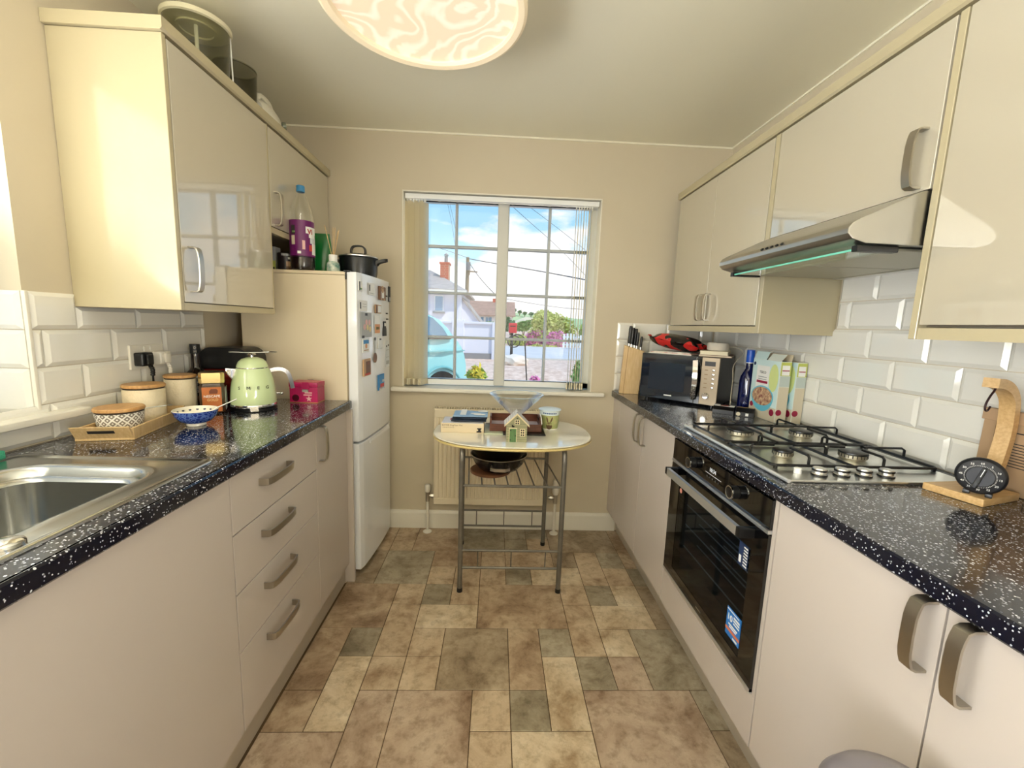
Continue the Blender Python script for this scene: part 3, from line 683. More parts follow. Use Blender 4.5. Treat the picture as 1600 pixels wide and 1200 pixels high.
# --- stainless sink
def rrect(x0, x1, y0, y1, r, z, n=8):
    o = []
    for cx_, cy_, a0 in ((x1 - r, y1 - r, 0), (x0 + r, y1 - r, 90), (x0 + r, y0 + r, 180), (x1 - r, y0 + r, 270)):
        for k in range(n + 1):
            a = rad(a0 + 90 * k / n); o.append((cx_ + r * math.cos(a), cy_ + r * math.sin(a), z))
    return o
SKT = thing('sink', 'inset stainless steel sink with a deep bowl', 'sink', (-.97, .6, .91))
O = (-1.222, -.728, .09, 1.094)
I = (-1.135, -.800, .52, 1.018)
def ins(q, d, z, r): return rrect(q[0] + d, q[1] - d, q[2] + d, q[3] - d, r, z)
obj('sink_top', MB().loops([ins(O, 0, .9102, .02), ins(O, .001, .9135, .02), ins(O, .004, .9155, .02), ins(O, .012, .9155, .016), ins(O, .018, .9125, .014), ins(O, .022, .9125, .012),
     ins(I, -.022, .9125, .09), ins(I, -.012, .9145, .085), ins(I, 0, .9125, .075), ins(I, .008, .905, .07), ins(I, .013, .893, .065), ins(I, .022, .890, .06), ins(I, .028, .884, .055), ins(I, .034, .80, .05), ins(I, .045, .752, .05), ins(I, .065, .742, .045), ins(I, .12, .74, .02)], cap0=False), mat('sink_steel', (186, 186, 182), .2, 1.0, bump=.02, bs=40), SKT)
obj('drain', MB().lathe([(.042, .7405), (.042, .743), (.03, .7445), (.03, .7425), (0, .7425)], 28, c=(-.968, .77, 0)), M_chrome, SKT)
obj('waste_knob', MB().lathe([(.024, .9127), (.024, .918), (.019, .9215), (0, .9225)], 28, c=(-.772, .655, 0)), M_chrome, SKT)

# --- fridge freezer
FRZ = rad(-3.0); FRL = Vector((-.645, 2.003, 0))
M_fside = mat('fridge_side_warm_lit', (226, 212, 184), .4)  # white side tinted beige, the warm light on it is in the colour
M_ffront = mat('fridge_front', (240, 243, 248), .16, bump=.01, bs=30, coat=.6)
FW, FH = .497, 1.503
fr = thing('fridge_freezer', 'tall white fridge freezer covered in magnets', 'fridge', FRL, FRZ, world=False)
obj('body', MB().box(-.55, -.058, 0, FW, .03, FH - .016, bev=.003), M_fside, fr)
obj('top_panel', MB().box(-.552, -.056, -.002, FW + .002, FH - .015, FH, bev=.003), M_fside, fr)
def bow(y): return .010 * (1 - ((y - FW / 2) / (FW / 2)) ** 2)
def fdoor(nm, z0, z1):
    n = 14; poly = [(-.05, 0)] + [(bow(FW * k / n) - (.006 if k in (0, n) else 0), FW * k / n) for k in range(n + 1)] + [(-.05, FW)]
    return obj(nm, MB().prism(poly, 'z', z0, z1, bev=.004, seg=2), M_ffront, fr, ang=25)
d1 = fdoor('fridge_door', .700, FH); d2 = fdoor('freezer_door', .035, .690)
obj('seal', MB().box(-.058, -.05, .006, FW - .006, .04, FH - .006), mat('door_seal', (150, 140, 120), .7), fr)
obj('handle_recess', MB().prism([(-.03, .6905), (.004, .6905), (.012, .676), (.014, .664), (-.03, .664)], 'y', .11, FW - .07, bev=.003), M_ffront, d2)
obj('hinge', MB().box(-.062, -.035, -.006, .02, FH - .002, FH + .006, bev=.001, seg=1).box(-.056, -.05, -.004, .0, FH - .035, FH - .004), M_black, fr)
for x, y in ((-.08, .05), (-.08, FW - .05), (-.5, .05), (-.5, FW - .05)): obj('foot', MB().cyl((x, y, 0), (x, y, .031), .018, 16), M_black, fr)
MF = Matrix.Translation(FRL) @ Matrix.Rotation(FRZ, 4, 'Z')

# magnets, cards and photos on the fridge door: build in the plane of the door
M_fr = {k: mat('magnet_' + k, c, .5) for k, c in dict(white=(238, 238, 234), grey=(172, 174, 174), black=(28, 28, 30), brown=(120, 84, 56), tan=(186, 150, 112), blue=(58, 140, 200), orange=(226, 160, 104), red=(196, 70, 56), pink=(226, 180, 176), yellow=(224, 206, 150), green=(126, 160, 96), pale=(214, 218, 220)).items()}
def magnet(name, label, cat, Y, Z, w, h, th, col, bits=(), shape=None, group=None):
    yl = (Y - 2.003); z = Z
    p = MF @ Vector((bow(yl) + (.003 if w > .08 else .0016 if w > .06 else .0006), yl, z))
    t = thing(name, label, cat, p, FRZ, group, world=False)
    B = frame((0, 0, 0), (0, 1, 0), (0, 0, 1))
    m = MB()
    if shape: m.prism(shape, 'z', 0, th, mat=B)
    else: m.box(-w / 2, w / 2, -h / 2, h / 2, 0, th, bev=min(.001, th / 3), seg=1, mat=B)
    obj('backing' if bits else 'body', m, M_fr[col], t)
    for nm, x, y, bw_, bh, c in bits:
        if nm == 'disc' or nm == 'eye': mm = MB().lathe([(bw_, th), (bw_, th + .0012), (0, th + .0014)], 16, c=(x, y, 0), mat=B)
        else: mm = MB().box(x - bw_ / 2, x + bw_ / 2, y - bh / 2, y + bh / 2, th, th + .0008, mat=B)
        obj(nm, mm, M_fr[c], t)
    return t
magnet('memo_card', 'small memo card with a thick dark edge, topmost left on the fridge door', 'card', 2.025, 1.442, .045, .046, .004, 'white', [('stripe', -.014, 0, .012, .04, 'black'), ('stripe', .004, -.012, .02, .008, 'green')])
magnet('note_card', 'white card with a black bar and thin outline near the fridge top', 'card', 2.155, 1.438, .085, .058, .001, 'white', [('stripe', -.03, .005, .012, .03, 'black'), ('line', 0, -.02, .07, .002, 'grey')])
magnet('animal_magnet', 'brown and white animal shaped magnet high on the fridge', 'magnet', 2.30, 1.428, .1, .07, .008, 'brown', [('belly', 0, -.006, .04, .036, 'white'), ('disc', -.004, .02, .019, 0, 'tan'), ('eye', -.012, .026, .005, 0, 'black'), ('eye', .006, .026, .005, 0, 'black'), ('paw', -.022, -.03, .018, .01, 'tan'), ('paw', .022, -.03, .018, .01, 'tan')])
magnet('magnetic_clip', 'dark strip magnet at the far edge of the fridge door', 'magnet', 2.455, 1.435, .028, .085, .006, 'black', [('stripe', 0, -.028, .022, .022, 'grey')])
magnet('paper_note', 'square white paper note held by a dark bar magnet', 'note', 2.05, 1.353, .105, .05, .001, 'white', [('bar_magnet', -.035, 0, .014, .03, 'black'), ('line', .015, .008, .05, .002, 'grey'), ('line', .015, -.004, .05, .002, 'grey')])
magnet('wooden_magnet', 'brown wooden block magnet beside a thin card on the fridge', 'magnet', 2.235, 1.344, .09, .044, .006, 'tan', [('side', -.032, 0, .024, .042, 'brown'), ('print', .015, 0, .05, .034, 'white')])
magnet('photo', 'grey photo of tulips with a black clip on the fridge', 'photo', 2.085, 1.263, .14, .12, .002, 'grey', [('clip', -.005, .05, .03, .012, 'black'), ('clip', -.05, -.056, .03, .012, 'black')] + [('disc', x, y, .014, 0, c) for x, y, c in ((-.03, -.01, 'pink'), (.01, -.012, 'yellow'), (.035, .012, 'pink'), (-.005, .012, 'pink'), (.045, -.02, 'yellow'))])
magnet('postcard', 'white and orange card pinned next to the tulip photo', 'card', 2.228, 1.266, .085, .092, .001, 'white', [('picture', 0, -.022, .078, .046, 'orange'), ('print', .004, -.02, .05, .014, 'green')])
magnet('cat_magnet', 'black cat shaped magnet on the fridge door', 'magnet', 2.352, 1.243, .05, .075, .005, 'black', [('face', 0, .022, .02, .016, 'white')], shape=[(-.03, -.04), (.03, -.04), (.026, 0), (.014, .018), (.022, .036), (.012, .04), (.006, .034), (-.006, .034), (-.012, .04), (-.022, .036), (-.014, .018), (-.026, 0)])
magnet('picture_magnet', 'white magnet with blue and orange seaside picture', 'magnet', 2.07, 1.164, .088, .066, .004, 'white', [('sky', 0, .018, .07, .018, 'blue'), ('disc', 0, -.002, .012, 0, 'orange'), ('line', 0, -.022, .06, .004, 'tan')])
magnet('keyring', 'silver keyring with a round disc hanging on the fridge', 'keyring', 2.19, 1.142, .02, .1, .004, 'grey', [('disc', .0, -.046, .026, 0, 'brown'), ('disc', 0, -.046, .020, 0, 'white'), ('disc', 0, .05, .009, 0, 'black')])
magnet('calendar_magnet', 'small white tear off pad with a black top mark', 'notepad', 2.266, 1.17, .07, .06, .005, 'white', [('mark', 0, .018, .026, .007, 'black')])
magnet('paper_strip', 'long grey receipt held by two black magnets', 'receipt', 2.412, 1.103, .07, .15, .001, 'pale', [('line', 0, .02, .05, .003, 'grey'), ('line', 0, -.02, .05, .003, 'grey'), ('line', 0, -.05, .05, .02, 'grey'), ('magnet_dot', -.016, .042, .016, .01, 'black'), ('magnet_dot', .016, .046, .016, .01, 'black')])
magnet('house_magnet', 'brown souvenir magnet with red roofed houses on the fridge', 'magnet', 2.074, 1.058, .095, .082, .008, 'tan', [('picture', .008, 0, .06, .06, 'brown'), ('roof', .01, .02, .03, .014, 'red'), ('line', 0, -.032, .07, .01, 'red')])
magnet('beach_magnet', 'blue and red picture magnet lowest on the fridge door', 'magnet', 2.276, .959, .10, .082, .004, 'blue', [('picture', .012, -.022, .06, .026, 'red'), ('sand', .0, -.034, .07, .012, 'white'), ('wave', .03, .004, .03, .014, 'pale')])
for k, (y, z) in enumerate(((2.395, 1.42), (2.402, 1.326), (2.408, 1.295))):
    magnet('dot_magnet', ['small black dot magnet, topmost of three on the fridge', 'small black dot magnet, middle of three on the fridge', 'small black dot magnet, lowest of three on the fridge'][k], 'magnet', y, z, .026, .008, .005, 'black', group='small black dot magnets')

# --- ceiling light
def alabaster():
    m = bpy.data.materials.new('lit_alabaster_glass'); m.use_nodes = True; n = m.node_tree.nodes; l = m.node_tree.links; b = n['Principled BSDF']
    tc = n.new('ShaderNodeTexCoord')
    z = n.new('ShaderNodeTexNoise'); z.inputs['Scale'].default_value = 3.2; z.inputs['Detail'].default_value = 2; l.new(tc.outputs['Object'], z.inputs['Vector'])
    mv_ = n.new('ShaderNodeMixRGB'); mv_.inputs[0].default_value = .42; l.new(tc.outputs['Object'], mv_.inputs[1]); l.new(z.outputs['Color'], mv_.inputs[2])
    w = n.new('ShaderNodeTexWave'); w.wave_type = 'BANDS'; w.bands_direction = 'DIAGONAL'; w.inputs['Scale'].default_value = 10; w.inputs['Distortion'].default_value = 6.0; w.inputs['Detail'].default_value = 3; l.new(mv_.outputs[0], w.inputs['Vector'])
    r = n.new('ShaderNodeValToRGB'); r.color_ramp.elements[0].position = .45; r.color_ramp.elements[1].position = 1.0
    r.color_ramp.elements[0].color = lin((238, 218, 190)); r.color_ramp.elements[1].color = lin((250, 238, 218)); l.new(w.outputs['Fac'], r.inputs[0])
    l.new(r.outputs[0], b.inputs['Base Color']); l.new(r.outputs[0], b.inputs['Emission Color']); b.inputs['Emission Strength'].default_value = .2; b.inputs['Roughness'].default_value = .25
    return m
CL = thing('ceiling_light', 'large round flush ceiling light of swirled cream glass', 'lamp', (-.24, 1.38, 2.2))
lx, ly = -.24, 1.38
obj('base', MB().lathe([(.285, 2.236), (.285, 2.30), (.25, ZC - .0005)], 64, c=(lx, ly, 0)), M_white, CL)
obj('diffuser', MB().lathe([(0, 2.222), (.15, 2.218), (.26, 2.208), (.284, 2.200), (.284, 2.206), (.15, 2.228), (0, 2.232)], 64, c=(lx, ly, 0)), alabaster(), CL)
obj('rim', MB().lathe([(.270, 2.200), (.276, 2.193), (.294, 2.190), (.303, 2.195), (.303, 2.222), (.297, 2.226), (.270, 2.222), (.270, 2.200)], 64, c=(lx, ly, 0)), mat('cream_rim', (252, 234, 202), .3, emit=.05), CL)

# --- radiator
RD = thing('radiator', 'white ribbed panel radiator below the window', 'radiator', (0, 2.47, .19))
M_rad = mat('radiator_enamel', (232, 220, 194), .35)
x0, x1, z0, z1 = -.352, .330, .192, .785
fp = MB()
n = 26; xs = []
pitch = (x1 - x0 - .05) / n
poly = [(x0, 2.452), (x0 + .004, 2.446), (x0 + .025, 2.446)]
for k in range(n):
    a = x0 + .025 + pitch * k
    poly += [(a + pitch * .15, 2.4515), (a + pitch * .5, 2.4515), (a + pitch * .65, 2.446), (a + pitch * .98, 2.446)]
poly += [(x1 - .004, 2.446), (x1, 2.452), (x1, 2.468), (x0, 2.468)]
fp.prism(poly, 'z', z0 + .04, z1 - .055)
fp.box(x0, x1, 2.446, 2.468, z1 - .055, z1 - .004, bev=.002, seg=1).box(x0, x1, 2.446, 2.468, z0, z0 + .04, bev=.002, seg=1)
obj('panel', fp, M_rad, RD)
obj('side_cover', MB().box(x0 - .002, x0 + .002, 2.448, 2.514, z0 + .01, z1, bev=.001, seg=1).box(x1 - .002, x1 + .002, 2.448, 2.514, z0 + .01, z1, bev=.001, seg=1), M_rad, RD)
gr = MB().box(x0, x1, 2.449, 2.453, z1 - .004, z1).box(x0, x1, 2.508, 2.514, z1 - .004, z1)
for k in range(46): gr.box(x0 + .004 + .0149 * k, x0 + .0105 + .0149 * k, 2.453, 2.508, z1 - .003, z1)
obj('top_grille', gr, M_rad, RD)
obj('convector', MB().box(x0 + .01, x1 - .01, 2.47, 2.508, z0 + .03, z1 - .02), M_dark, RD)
for s, x in ((-1, -.394), (1, .392)):
    v = obj('valve', MB().cyl((x, 2.475, .20), (x, 2.475, .262), .013, 16).cyl((x, 2.475, .235), (x - s * .045, 2.475, .235), .009, 12).cyl((x - s * .02, 2.475, .235), (x - s * .036, 2.475, .235), .0135, 6), M_nickel, RD)
    obj('valve_cap', MB().lathe([(.012, .258), (.016, .264), (.017, .30), (.013, .306), (0, .306)] if s < 0 else [(.014, .256), (.02, .27), (.021, .30), (.017, .312), (.017, .345), (.012, .35), (0, .35)], 20, c=(x, 2.475, 0)), M_white, v)
    obj('pipe', MB().cyl((x, 2.475, .012), (x, 2.475, .2), .008, 14), M_white, RD)
    obj('pipe_collar', MB().lathe([(.026, .0), (.026, .005), (.016, .012), (.0085, .016)], 24, c=(x, 2.475, 0)), M_white, RD)

# --- kitchen table / trolley
TB = thing('table', 'small oval topped table with grey metal legs', 'table', (.094, 2.105, 0))
M_ttop = mat('table_laminate', (246, 242, 228), .2, bump=.008, bs=30, coat=1.0, cior=1.9)
M_tedge = mat('table_edge', (226, 206, 142), .35)
M_tleg = mat('grey_tube', (128, 124, 116), .38, .6, var=.2, vs_=30)
def oval(cx_, cy_, a, b, z, e=2.5, n=72):
    o = []
    for k in range(n):
        t = 2 * PI * k / n; c, s = math.cos(t), math.sin(t)
        o.append((cx_ + a * abs(c) ** (2 / e) * (1 if c >= 0 else -1), cy_ + b * abs(s) ** (2 / e) * (1 if s >= 0 else -1), z))
    return o
tcx, tcy, ta, tb_ = .094, 2.105, .396, .305
obj('tabletop', MB().loops([oval(tcx, tcy, ta - .004, tb_ - .004, .7505), oval(tcx, tcy, ta, tb_, .7485), oval(tcx, tcy, ta, tb_, .7465)]), M_ttop, TB)
TB.children[0].data.polygons[0].use_smooth = True
bm = MB().loops([oval(tcx, tcy, ta + .001, tb_ + .001, .743), oval(tcx, tcy, ta + .001, tb_ + .001, .735), oval(tcx, tcy, ta - .005, tb_ - .005, .730)])
obj('table_edging', bm, M_tedge, TB)
y0, y1 = 1.89, 2.335
for x in (-.144, .335):
    obj('leg_frame', MB().tube([(x, y0, .003), (x, y0, .66), (x, y0 + .006, .69), (x, y0 + .022, .711), (x, y0 + .05, .718), (x - .027, y1 - .05, .718), (x - .027, y1 - .022, .711), (x - .027, y1 - .006, .69), (x - .027, y1, .66), (x - .027, y1, .003)], .0118, 14), M_tleg, TB)
    for y in (y0, y1): obj('foot', MB().lathe([(.0135, 0), (.0135, .014), (.0125, .02)], 16, c=(x - (.027 if y == y1 else 0), y, 0)), M_black, TB)
for y, zz in ((y0, (.537, .213, .124)), (y1, (.53, .211, .116))):
    sk = .027 if y == y1 else 0
    for z in zz: obj('rail', MB().tube([(-.144 - sk, y, z), (.335 - sk, y, z)], .006, 10), M_tleg, TB)
    for x in (-.06 - sk, .1 - sk, .265 - sk): obj('spindle', MB().cyl((x, y, zz[2]), (x, y, zz[1]), .003, 8), M_tleg, TB)
for k in range(8):
    x = -.11 + .062 * k
    obj('shelf_rod', MB().tube([(x, y0, .537), (x - .027, y1, .530)], .0038, 8), M_tleg, TB)

# ================================================================== THINGS ON THE TABLE
TZ = .7508
M_card = mat('kraft_card', (222, 206, 176), .6)
M_navy = mat('navy_cloth', (40, 52, 72), .8, bump=.2, bs=200)
M_ltblue = mat('light_blue_cloth', (150, 184, 220), .7, bump=.2, bs=120)
t = thing('cardboard_box', 'flat kraft cardboard box with printed side on the table', 'box', (-.156, 2.1, TZ))
obj('box_body', MB().box(-.262, -.05, 2.036, 2.185, TZ, .798, bev=.0015, seg=1), M_card, t)
obj('lid_print', MB().box(-.258, -.054, 2.04, 2.181, .798, .7986), mat('white_lid_print', (232, 230, 236), .5), t)
obj('red_print', MB().box(-.225, -.19, 2.11, 2.15, .7986, .799), mat('red_print', (180, 40, 70), .5), t)
F_ = lambda x, z: frame((x, 2.0358, z), (1, 0, 0), (0, 0, 1))
text('lettering', 'BUSTER DogMaze Mini', .0105, F_(-.256, .785), mat('brown_print', (120, 96, 66), .6), t)
text('lettering', 'a challenge for your dog', .006, F_(-.256, .776), MATS['brown_print'], t)
obj('dog_print', MB().box(-.012, .012, -.004, .004, 0, .0005, mat=F_(-.074, .758)).box(-.004, .008, -.004, .014, 0, .0006, mat=F_(-.074, .762)).box(-.01, .012, .006, .012, 0, .0007, mat=F_(-.074, .764)), M_ink, t)
obj('tab', MB().box(-.18, -.135, 2.0345, 2.036, TZ, .757), M_card, t)
def soft_slab(x0, x1, y0, y1, z0, z1, seed, amp=.004, n=14):
    rnd = random.Random(seed); m = MB(); R2 = []
    ph = [rnd.uniform(0, 6) for _ in range(4)]
    def w(x, y): return amp * (math.sin(x * 38 + ph[0]) * .6 + math.sin(y * 46 + ph[1]) * .5 + math.sin((x + y) * 70 + ph[2]) * .3)
    t = bmesh.new(); top = []; bot = []
    for i in range(n + 1):
        a = []; b = []
        for j in range(n + 1):
            x = x0 + (x1 - x0) * i / n; y = y0 + (y1 - y0) * j / n
            ed = min(i, j, n - i, n - j) / 2.0; k = min(1, .35 + .65 * ed)
            h = (z1 - z0) * k
            a.append(t.verts.new((x, y, (z0 + z1) / 2 + h / 2 + w(x, y)))); b.append(t.verts.new((x, y, (z0 + z1) / 2 - h / 2 + (w(x, y) if amp > .003 else 0) * .3)))
        top.append(a); bot.append(b)
    for i in range(n):
        for j in range(n):
            t.faces.new((top[i][j], top[i + 1][j], top[i + 1][j + 1], top[i][j + 1])); t.faces.new((bot[i][j], bot[i][j + 1], bot[i + 1][j + 1], bot[i + 1][j]))
    for i in range(n):
        t.faces.new((top[i][0], bot[i][0], bot[i + 1][0], top[i + 1][0])); t.faces.new((top[i][n], top[i + 1][n], bot[i + 1][n], bot[i][n]))
        t.faces.new((top[0][i], top[0][i + 1], bot[0][i + 1], bot[0][i])); t.faces.new((top[n][i], bot[n][i], bot[n][i + 1], top[n][i + 1]))
    return m._add(t)
t = thing('folded_cloth', 'folded navy and light blue cloth bundle on the cardboard box', 'cloth', (-.13, 2.13, .80))
obj('bottom_fold', soft_slab(-.215, -.04, 2.06, 2.19, .8003, .811, 1, .002), M_navy, t)
obj('middle_fold', soft_slab(-.208, -.036, 2.065, 2.195, .8125, .8225, 2, .0025), M_navy, t)
tp = obj('top_fold', soft_slab(-.206, -.034, 2.062, 2.20, .823, .833, 3, .002), M_ltblue, t)
obj('label_strip', soft_slab(-.172, -.142, 2.07, 2.195, .834, .8365, 3, .002), M_bw, tp)
for k, (x, y, a, b) in enumerate(((-.06, 2.17, .026, .02), (-.075, 2.09, .03, .012), (-.095, 2.11, .026, .009))):
    obj('white_print', MB().lathe([(1, 0), (.98, .002), (0, .0025)], 20, c=(0, 0, 0), mat=Matrix.Translation((x, y, .8335)) @ Matrix.Diagonal((a, b, 1, 1))), M_bw, tp)
t = thing('place_mat', 'thin dark backed table mat with pale rim under the wooden tray', 'mat', (.1, 2.1, TZ))
obj('mat_board', MB().box(-.047, .255, 2.012, 2.235, TZ, .7578, bev=.0015, seg=1), M_black, t)
obj('pale_edge', MB().box(-.048, .045, 2.0105, 2.20, TZ + .0005, .7588, bev=.001, seg=1), mat('pale_green_edge', (190, 196, 170), .4), t)
M_mahog = mat('reddish_wood', (112, 62, 42), .3, col2=(84, 42, 28), vs_=6, aniso=(3, 30, 30))
t = thing('wooden_tray', 'dark reddish wooden tray with arched side handle on the table', 'tray', (.1, 2.14, .7592))
z0 = .7592
obj('tray_wall', MB().box(-.022, .238, 2.052, 2.06, z0, .797, bev=.001, seg=1), M_mahog, t)
obj('tray_wall', MB().box(-.022, .238, 2.222, 2.23, z0, .815, bev=.001, seg=1), M_mahog, t)
obj('tray_base', MB().box(-.014, .23, 2.06, 2.222, z0, .775), mat('tray_reflection', (226, 216, 226), .2), t)  # base coloured as the lavender white reflection lying on it
for x in (-.022, .230):
    obj('tray_end', MB().prism([(2.06, z0), (2.06, .797), (2.085, .812), (2.11, .824), (2.17, .826), (2.20, .818), (2.222, .815), (2.222, z0)], 'x', x, x + .008, bev=.001, seg=1), M_mahog, t)
    obj('handle_slot', MB().box(x - .0004, x + .0084, 2.11, 2.17, .803, .815), M_dark, t)
obj('handle_rim', MB().tube([(.2395, 2.062, .798), (.2395, 2.09, .815), (.2395, 2.12, .827), (.2395, 2.165, .829), (.2395, 2.2, .82)], .003, 8), M_bw, t)
M_clear = glass('clear_glass', (.97, .985, .99), 1, 1.5, 2.6)
bo = MB().lathe([(.043, 0), (.045, .003), (.02, .012), (.013, .025), (.018, .042), (.045, .068), (.088, .106), (.126, .142), (.139, .158), (.137, .158), (.122, .142), (.085, .108), (.043, .072), (.015, .05), (0, .046)], 56, c=(.112, 2.145, .7757))
t = thing('glass_bowl', 'wide flared clear glass bowl standing behind the pottery house', 'bowl', (.112, 2.145, .7757))
obj('bowl', bo, M_clear, t)
obj('rim', MB().lathe([(.1365, .1575), (.1395, .1575), (.1395, .1605), (.1365, .1605), (.1365, .1575)], 56, c=(.112, 2.145, .7757)), glass('glass_rim', (.75, .86, .96), 1, 1.9), t)
# pottery house
M_hwall = mat('glazed_house_wall', (158, 156, 122), .4, var=.15, vs_=40)
M_hroof = mat('glazed_house_roof', (226, 222, 216), .35)
M_hcream = mat('glazed_cream', (222, 208, 170), .4)
M_hgreen = mat('glazed_green', (98, 136, 84), .4, var=.25, vs_=60)
M_hole = mat('window_hole', (26, 22, 20), .8)
t = thing('pottery_house', 'small glazed pottery house with a green door on the table', 'ornament', (.105, 1.935, TZ))
hx0, hx1, hy0, hy1 = .058, .153, 1.894, 1.984
pl = MB().prism([(hx0, TZ), (hx1, TZ), (hx1, TZ + .083), (.1055, TZ + .128), (hx0, TZ + .083)], 'y', hy0, hy1, bev=.001, seg=1)
obj('walls', pl, M_hwall, t)
for k in range(7): obj('board_line', MB().box(hx0 - .0003, hx1 + .0003, hy0 - .0004, hy0, TZ + .012 * (k + 1), TZ + .012 * (k + 1) + .0008), M_ink, t)
for s in (-1, 1):
    ex = .1055 + s * .058; P = [(ex, TZ + .073), (.1055, TZ + .131), (.1055, TZ + .137), (ex, TZ + .080)]
    rf = obj('roof_slope', MB().prism(P, 'y', hy0 - .006, hy1 + .004, bev=.0008, seg=1), M_hroof, t)
    obj('barge_board', MB().prism([(ex, TZ + .072), (.1055, TZ + .128), (.1055, TZ + .137), (ex, TZ + .080)], 'y', hy0 - .008, hy0 - .006, bev=.0005, seg=1), M_hcream, rf)
    for k in range(5):
        f = (k + 1) / 6; obj('slate_line', MB().box(-.0006, .0006, hy0 - .005, hy1 + .003, 0, .0012, mat=Matrix.Translation((.1055 + s * .058 * f, 0, TZ + .137 - .057 * f))), M_plinth, rf)
HF = lambda x, z, o=.0006: frame((x, hy0 - o, z), (1, 0, 0), (0, 0, 1))
obj('door_frame', MB().box(-.0185, .0185, -.0005, .067, 0, .0012, mat=HF(.088, TZ)), M_hcream, t)
d = obj('door', MB().box(-.0155, .0155, 0, .063, .0012, .0022, mat=HF(.088, TZ)), M_hgreen, t)
for k in range(3): obj('board_line', MB().box(-.0004, .0004, 0, .063, .0022, .0026, mat=HF(.0805 + .0075 * k, TZ)), M_ink, d)
obj('hinge', MB().box(0, .006, -.002, .002, .0022, .0032, mat=HF(.073, TZ + .01)).box(0, .006, -.002, .002, .0022, .0032, mat=HF(.073, TZ + .055)).box(-.003, .003, -.002, .002, .0022, .0032, mat=HF(.1, TZ + .03)), M_black, d)
for x, z, nx, nz, w, h in ((.132, TZ + .045, 2, 3, .0235, .036), (.106, TZ + .094, 2, 2, .023, .022)):
    wi = obj('window', MB().box(-w / 2, w / 2, -h / 2, h / 2, 0, .0014, mat=HF(x, z)), M_hcream, t)
    for i in range(nx):
        for k in range(nz): obj('opening', MB().box(-.0032, .0032, -.0036, .0036, .0014, .0018, mat=HF(x + (i - (nx - 1) / 2) * .0095, z + (k - (nz - 1) / 2) * (h / nz) * .95)), M_hole, wi)
obj('ridge_hole', MB().box(-.004, .004, -.002, .002, 0, .001, mat=HF(.1065, TZ + .113, .001)).box(-.003, .003, -.004, .004, 0, .001, mat=Matrix.Translation((.1055, hy0 + .008, TZ + .1365))), M_hole, t)
obj('bird', MB().ball((.088, hy0 - .002, TZ + .074), .0042, 2, (1.6, .6, 1)).ball((.084, hy0 - .002, TZ + .0785), .0028, 2), M_hole, t)
# rabbit candle
t = thing('candle_pot', 'tapered pot with a rabbit picture and white rim on the table', 'candle', (.292, 2.175, TZ))
c = (.292, 2.175, TZ)
M_green = mat('meadow_print', (160, 172, 112), .35, col2=(190, 186, 130), vs_=40)
obj('pot', MB().lathe([(.042, 0), (.045, .004), (.0485, .03), (.0525, .078), (.0525, .078)], 40, c=c), M_green, t)
obj('base', MB().lathe([(.041, -.0002), (.0452, .0015), (.0458, .0065), (.0455, .0065)], 40, c=c), M_bw, t)
obj('rim_band', MB().lathe([(.0526, .078), (.054, .095), (.0545, .098), (.060, .102), (.060, .105), (.054, .107), (0, .1075)], 40, c=c), mat('white_lid', (226, 238, 242), .25), t)
CA = Vector((-.292, -2.175, 0)).normalized(); CRt = Vector((0, 0, 1)).cross(CA)
def wrap(c0, r0, r1, h, up=0.0, ang0=0.0):
    """point (x along arc, z height, out) on a cone standing at c0, arc centre facing the camera"""
    f = Vector((-c0[0], -c0[1], 0)).normalized(); a_ = math.atan2(f.y, f.x) + ang0
    def W_(x, z, o=.0006):
        r = r0 + (r1 - r0) * (z / h) + o; a = a_ + x / r
        return Vector((c0[0] + r * math.cos(a), c0[1] + r * math.sin(a), c0[2] + z))
    return W_
wp = wrap(c, .0448, .0525, .078)
def wrapped(poly, wp, o=.0006, n=1):
    cx_ = sum(p[0] for p in poly) / len(poly); cz_ = sum(p[1] for p in poly) / len(poly); m = MB()
    rings = [[wp(cx_ + (x - cx_) * f, cz_ + (z - cz_) * f, o) for x, z in poly] for f in (1, .75, .5, .25, .02)]
    return m.loops(rings, cap0=False)
def ell(cx_, cz_, a, b, n=14, rot=0): return [(cx_ + a * math.cos(2 * PI * k / n) * math.cos(rot) - b * math.sin(2 * PI * k / n) * math.sin(rot), cz_ + a * math.cos(2 * PI * k / n) * math.sin(rot) + b * math.sin(2 * PI * k / n) * math.cos(rot)) for k in range(n)]
M_rab = mat('rabbit_brown', (98, 74, 48), .6)
obj('rabbit_print', wrapped(ell(0, .024, .016, .02), wp), M_rab, t)
obj('rabbit_print', wrapped(ell(-.011, .056, .004, .016, rot=.25), wp), M_rab, t)
obj('rabbit_print', wrapped(ell(.011, .056, .004, .016, rot=-.35), wp), M_rab, t)
for k in range(7): obj('letter_print', wrapped([(-.036 + .011 * k, .086), (-.028 + .011 * k, .086), (-.028 + .011 * k, .0935), (-.036 + .011 * k, .0935)], wrap(c, .0533, .0533, .1), .001), mat('blue_print_%d' % k, (60, 96, 150), .5), t)

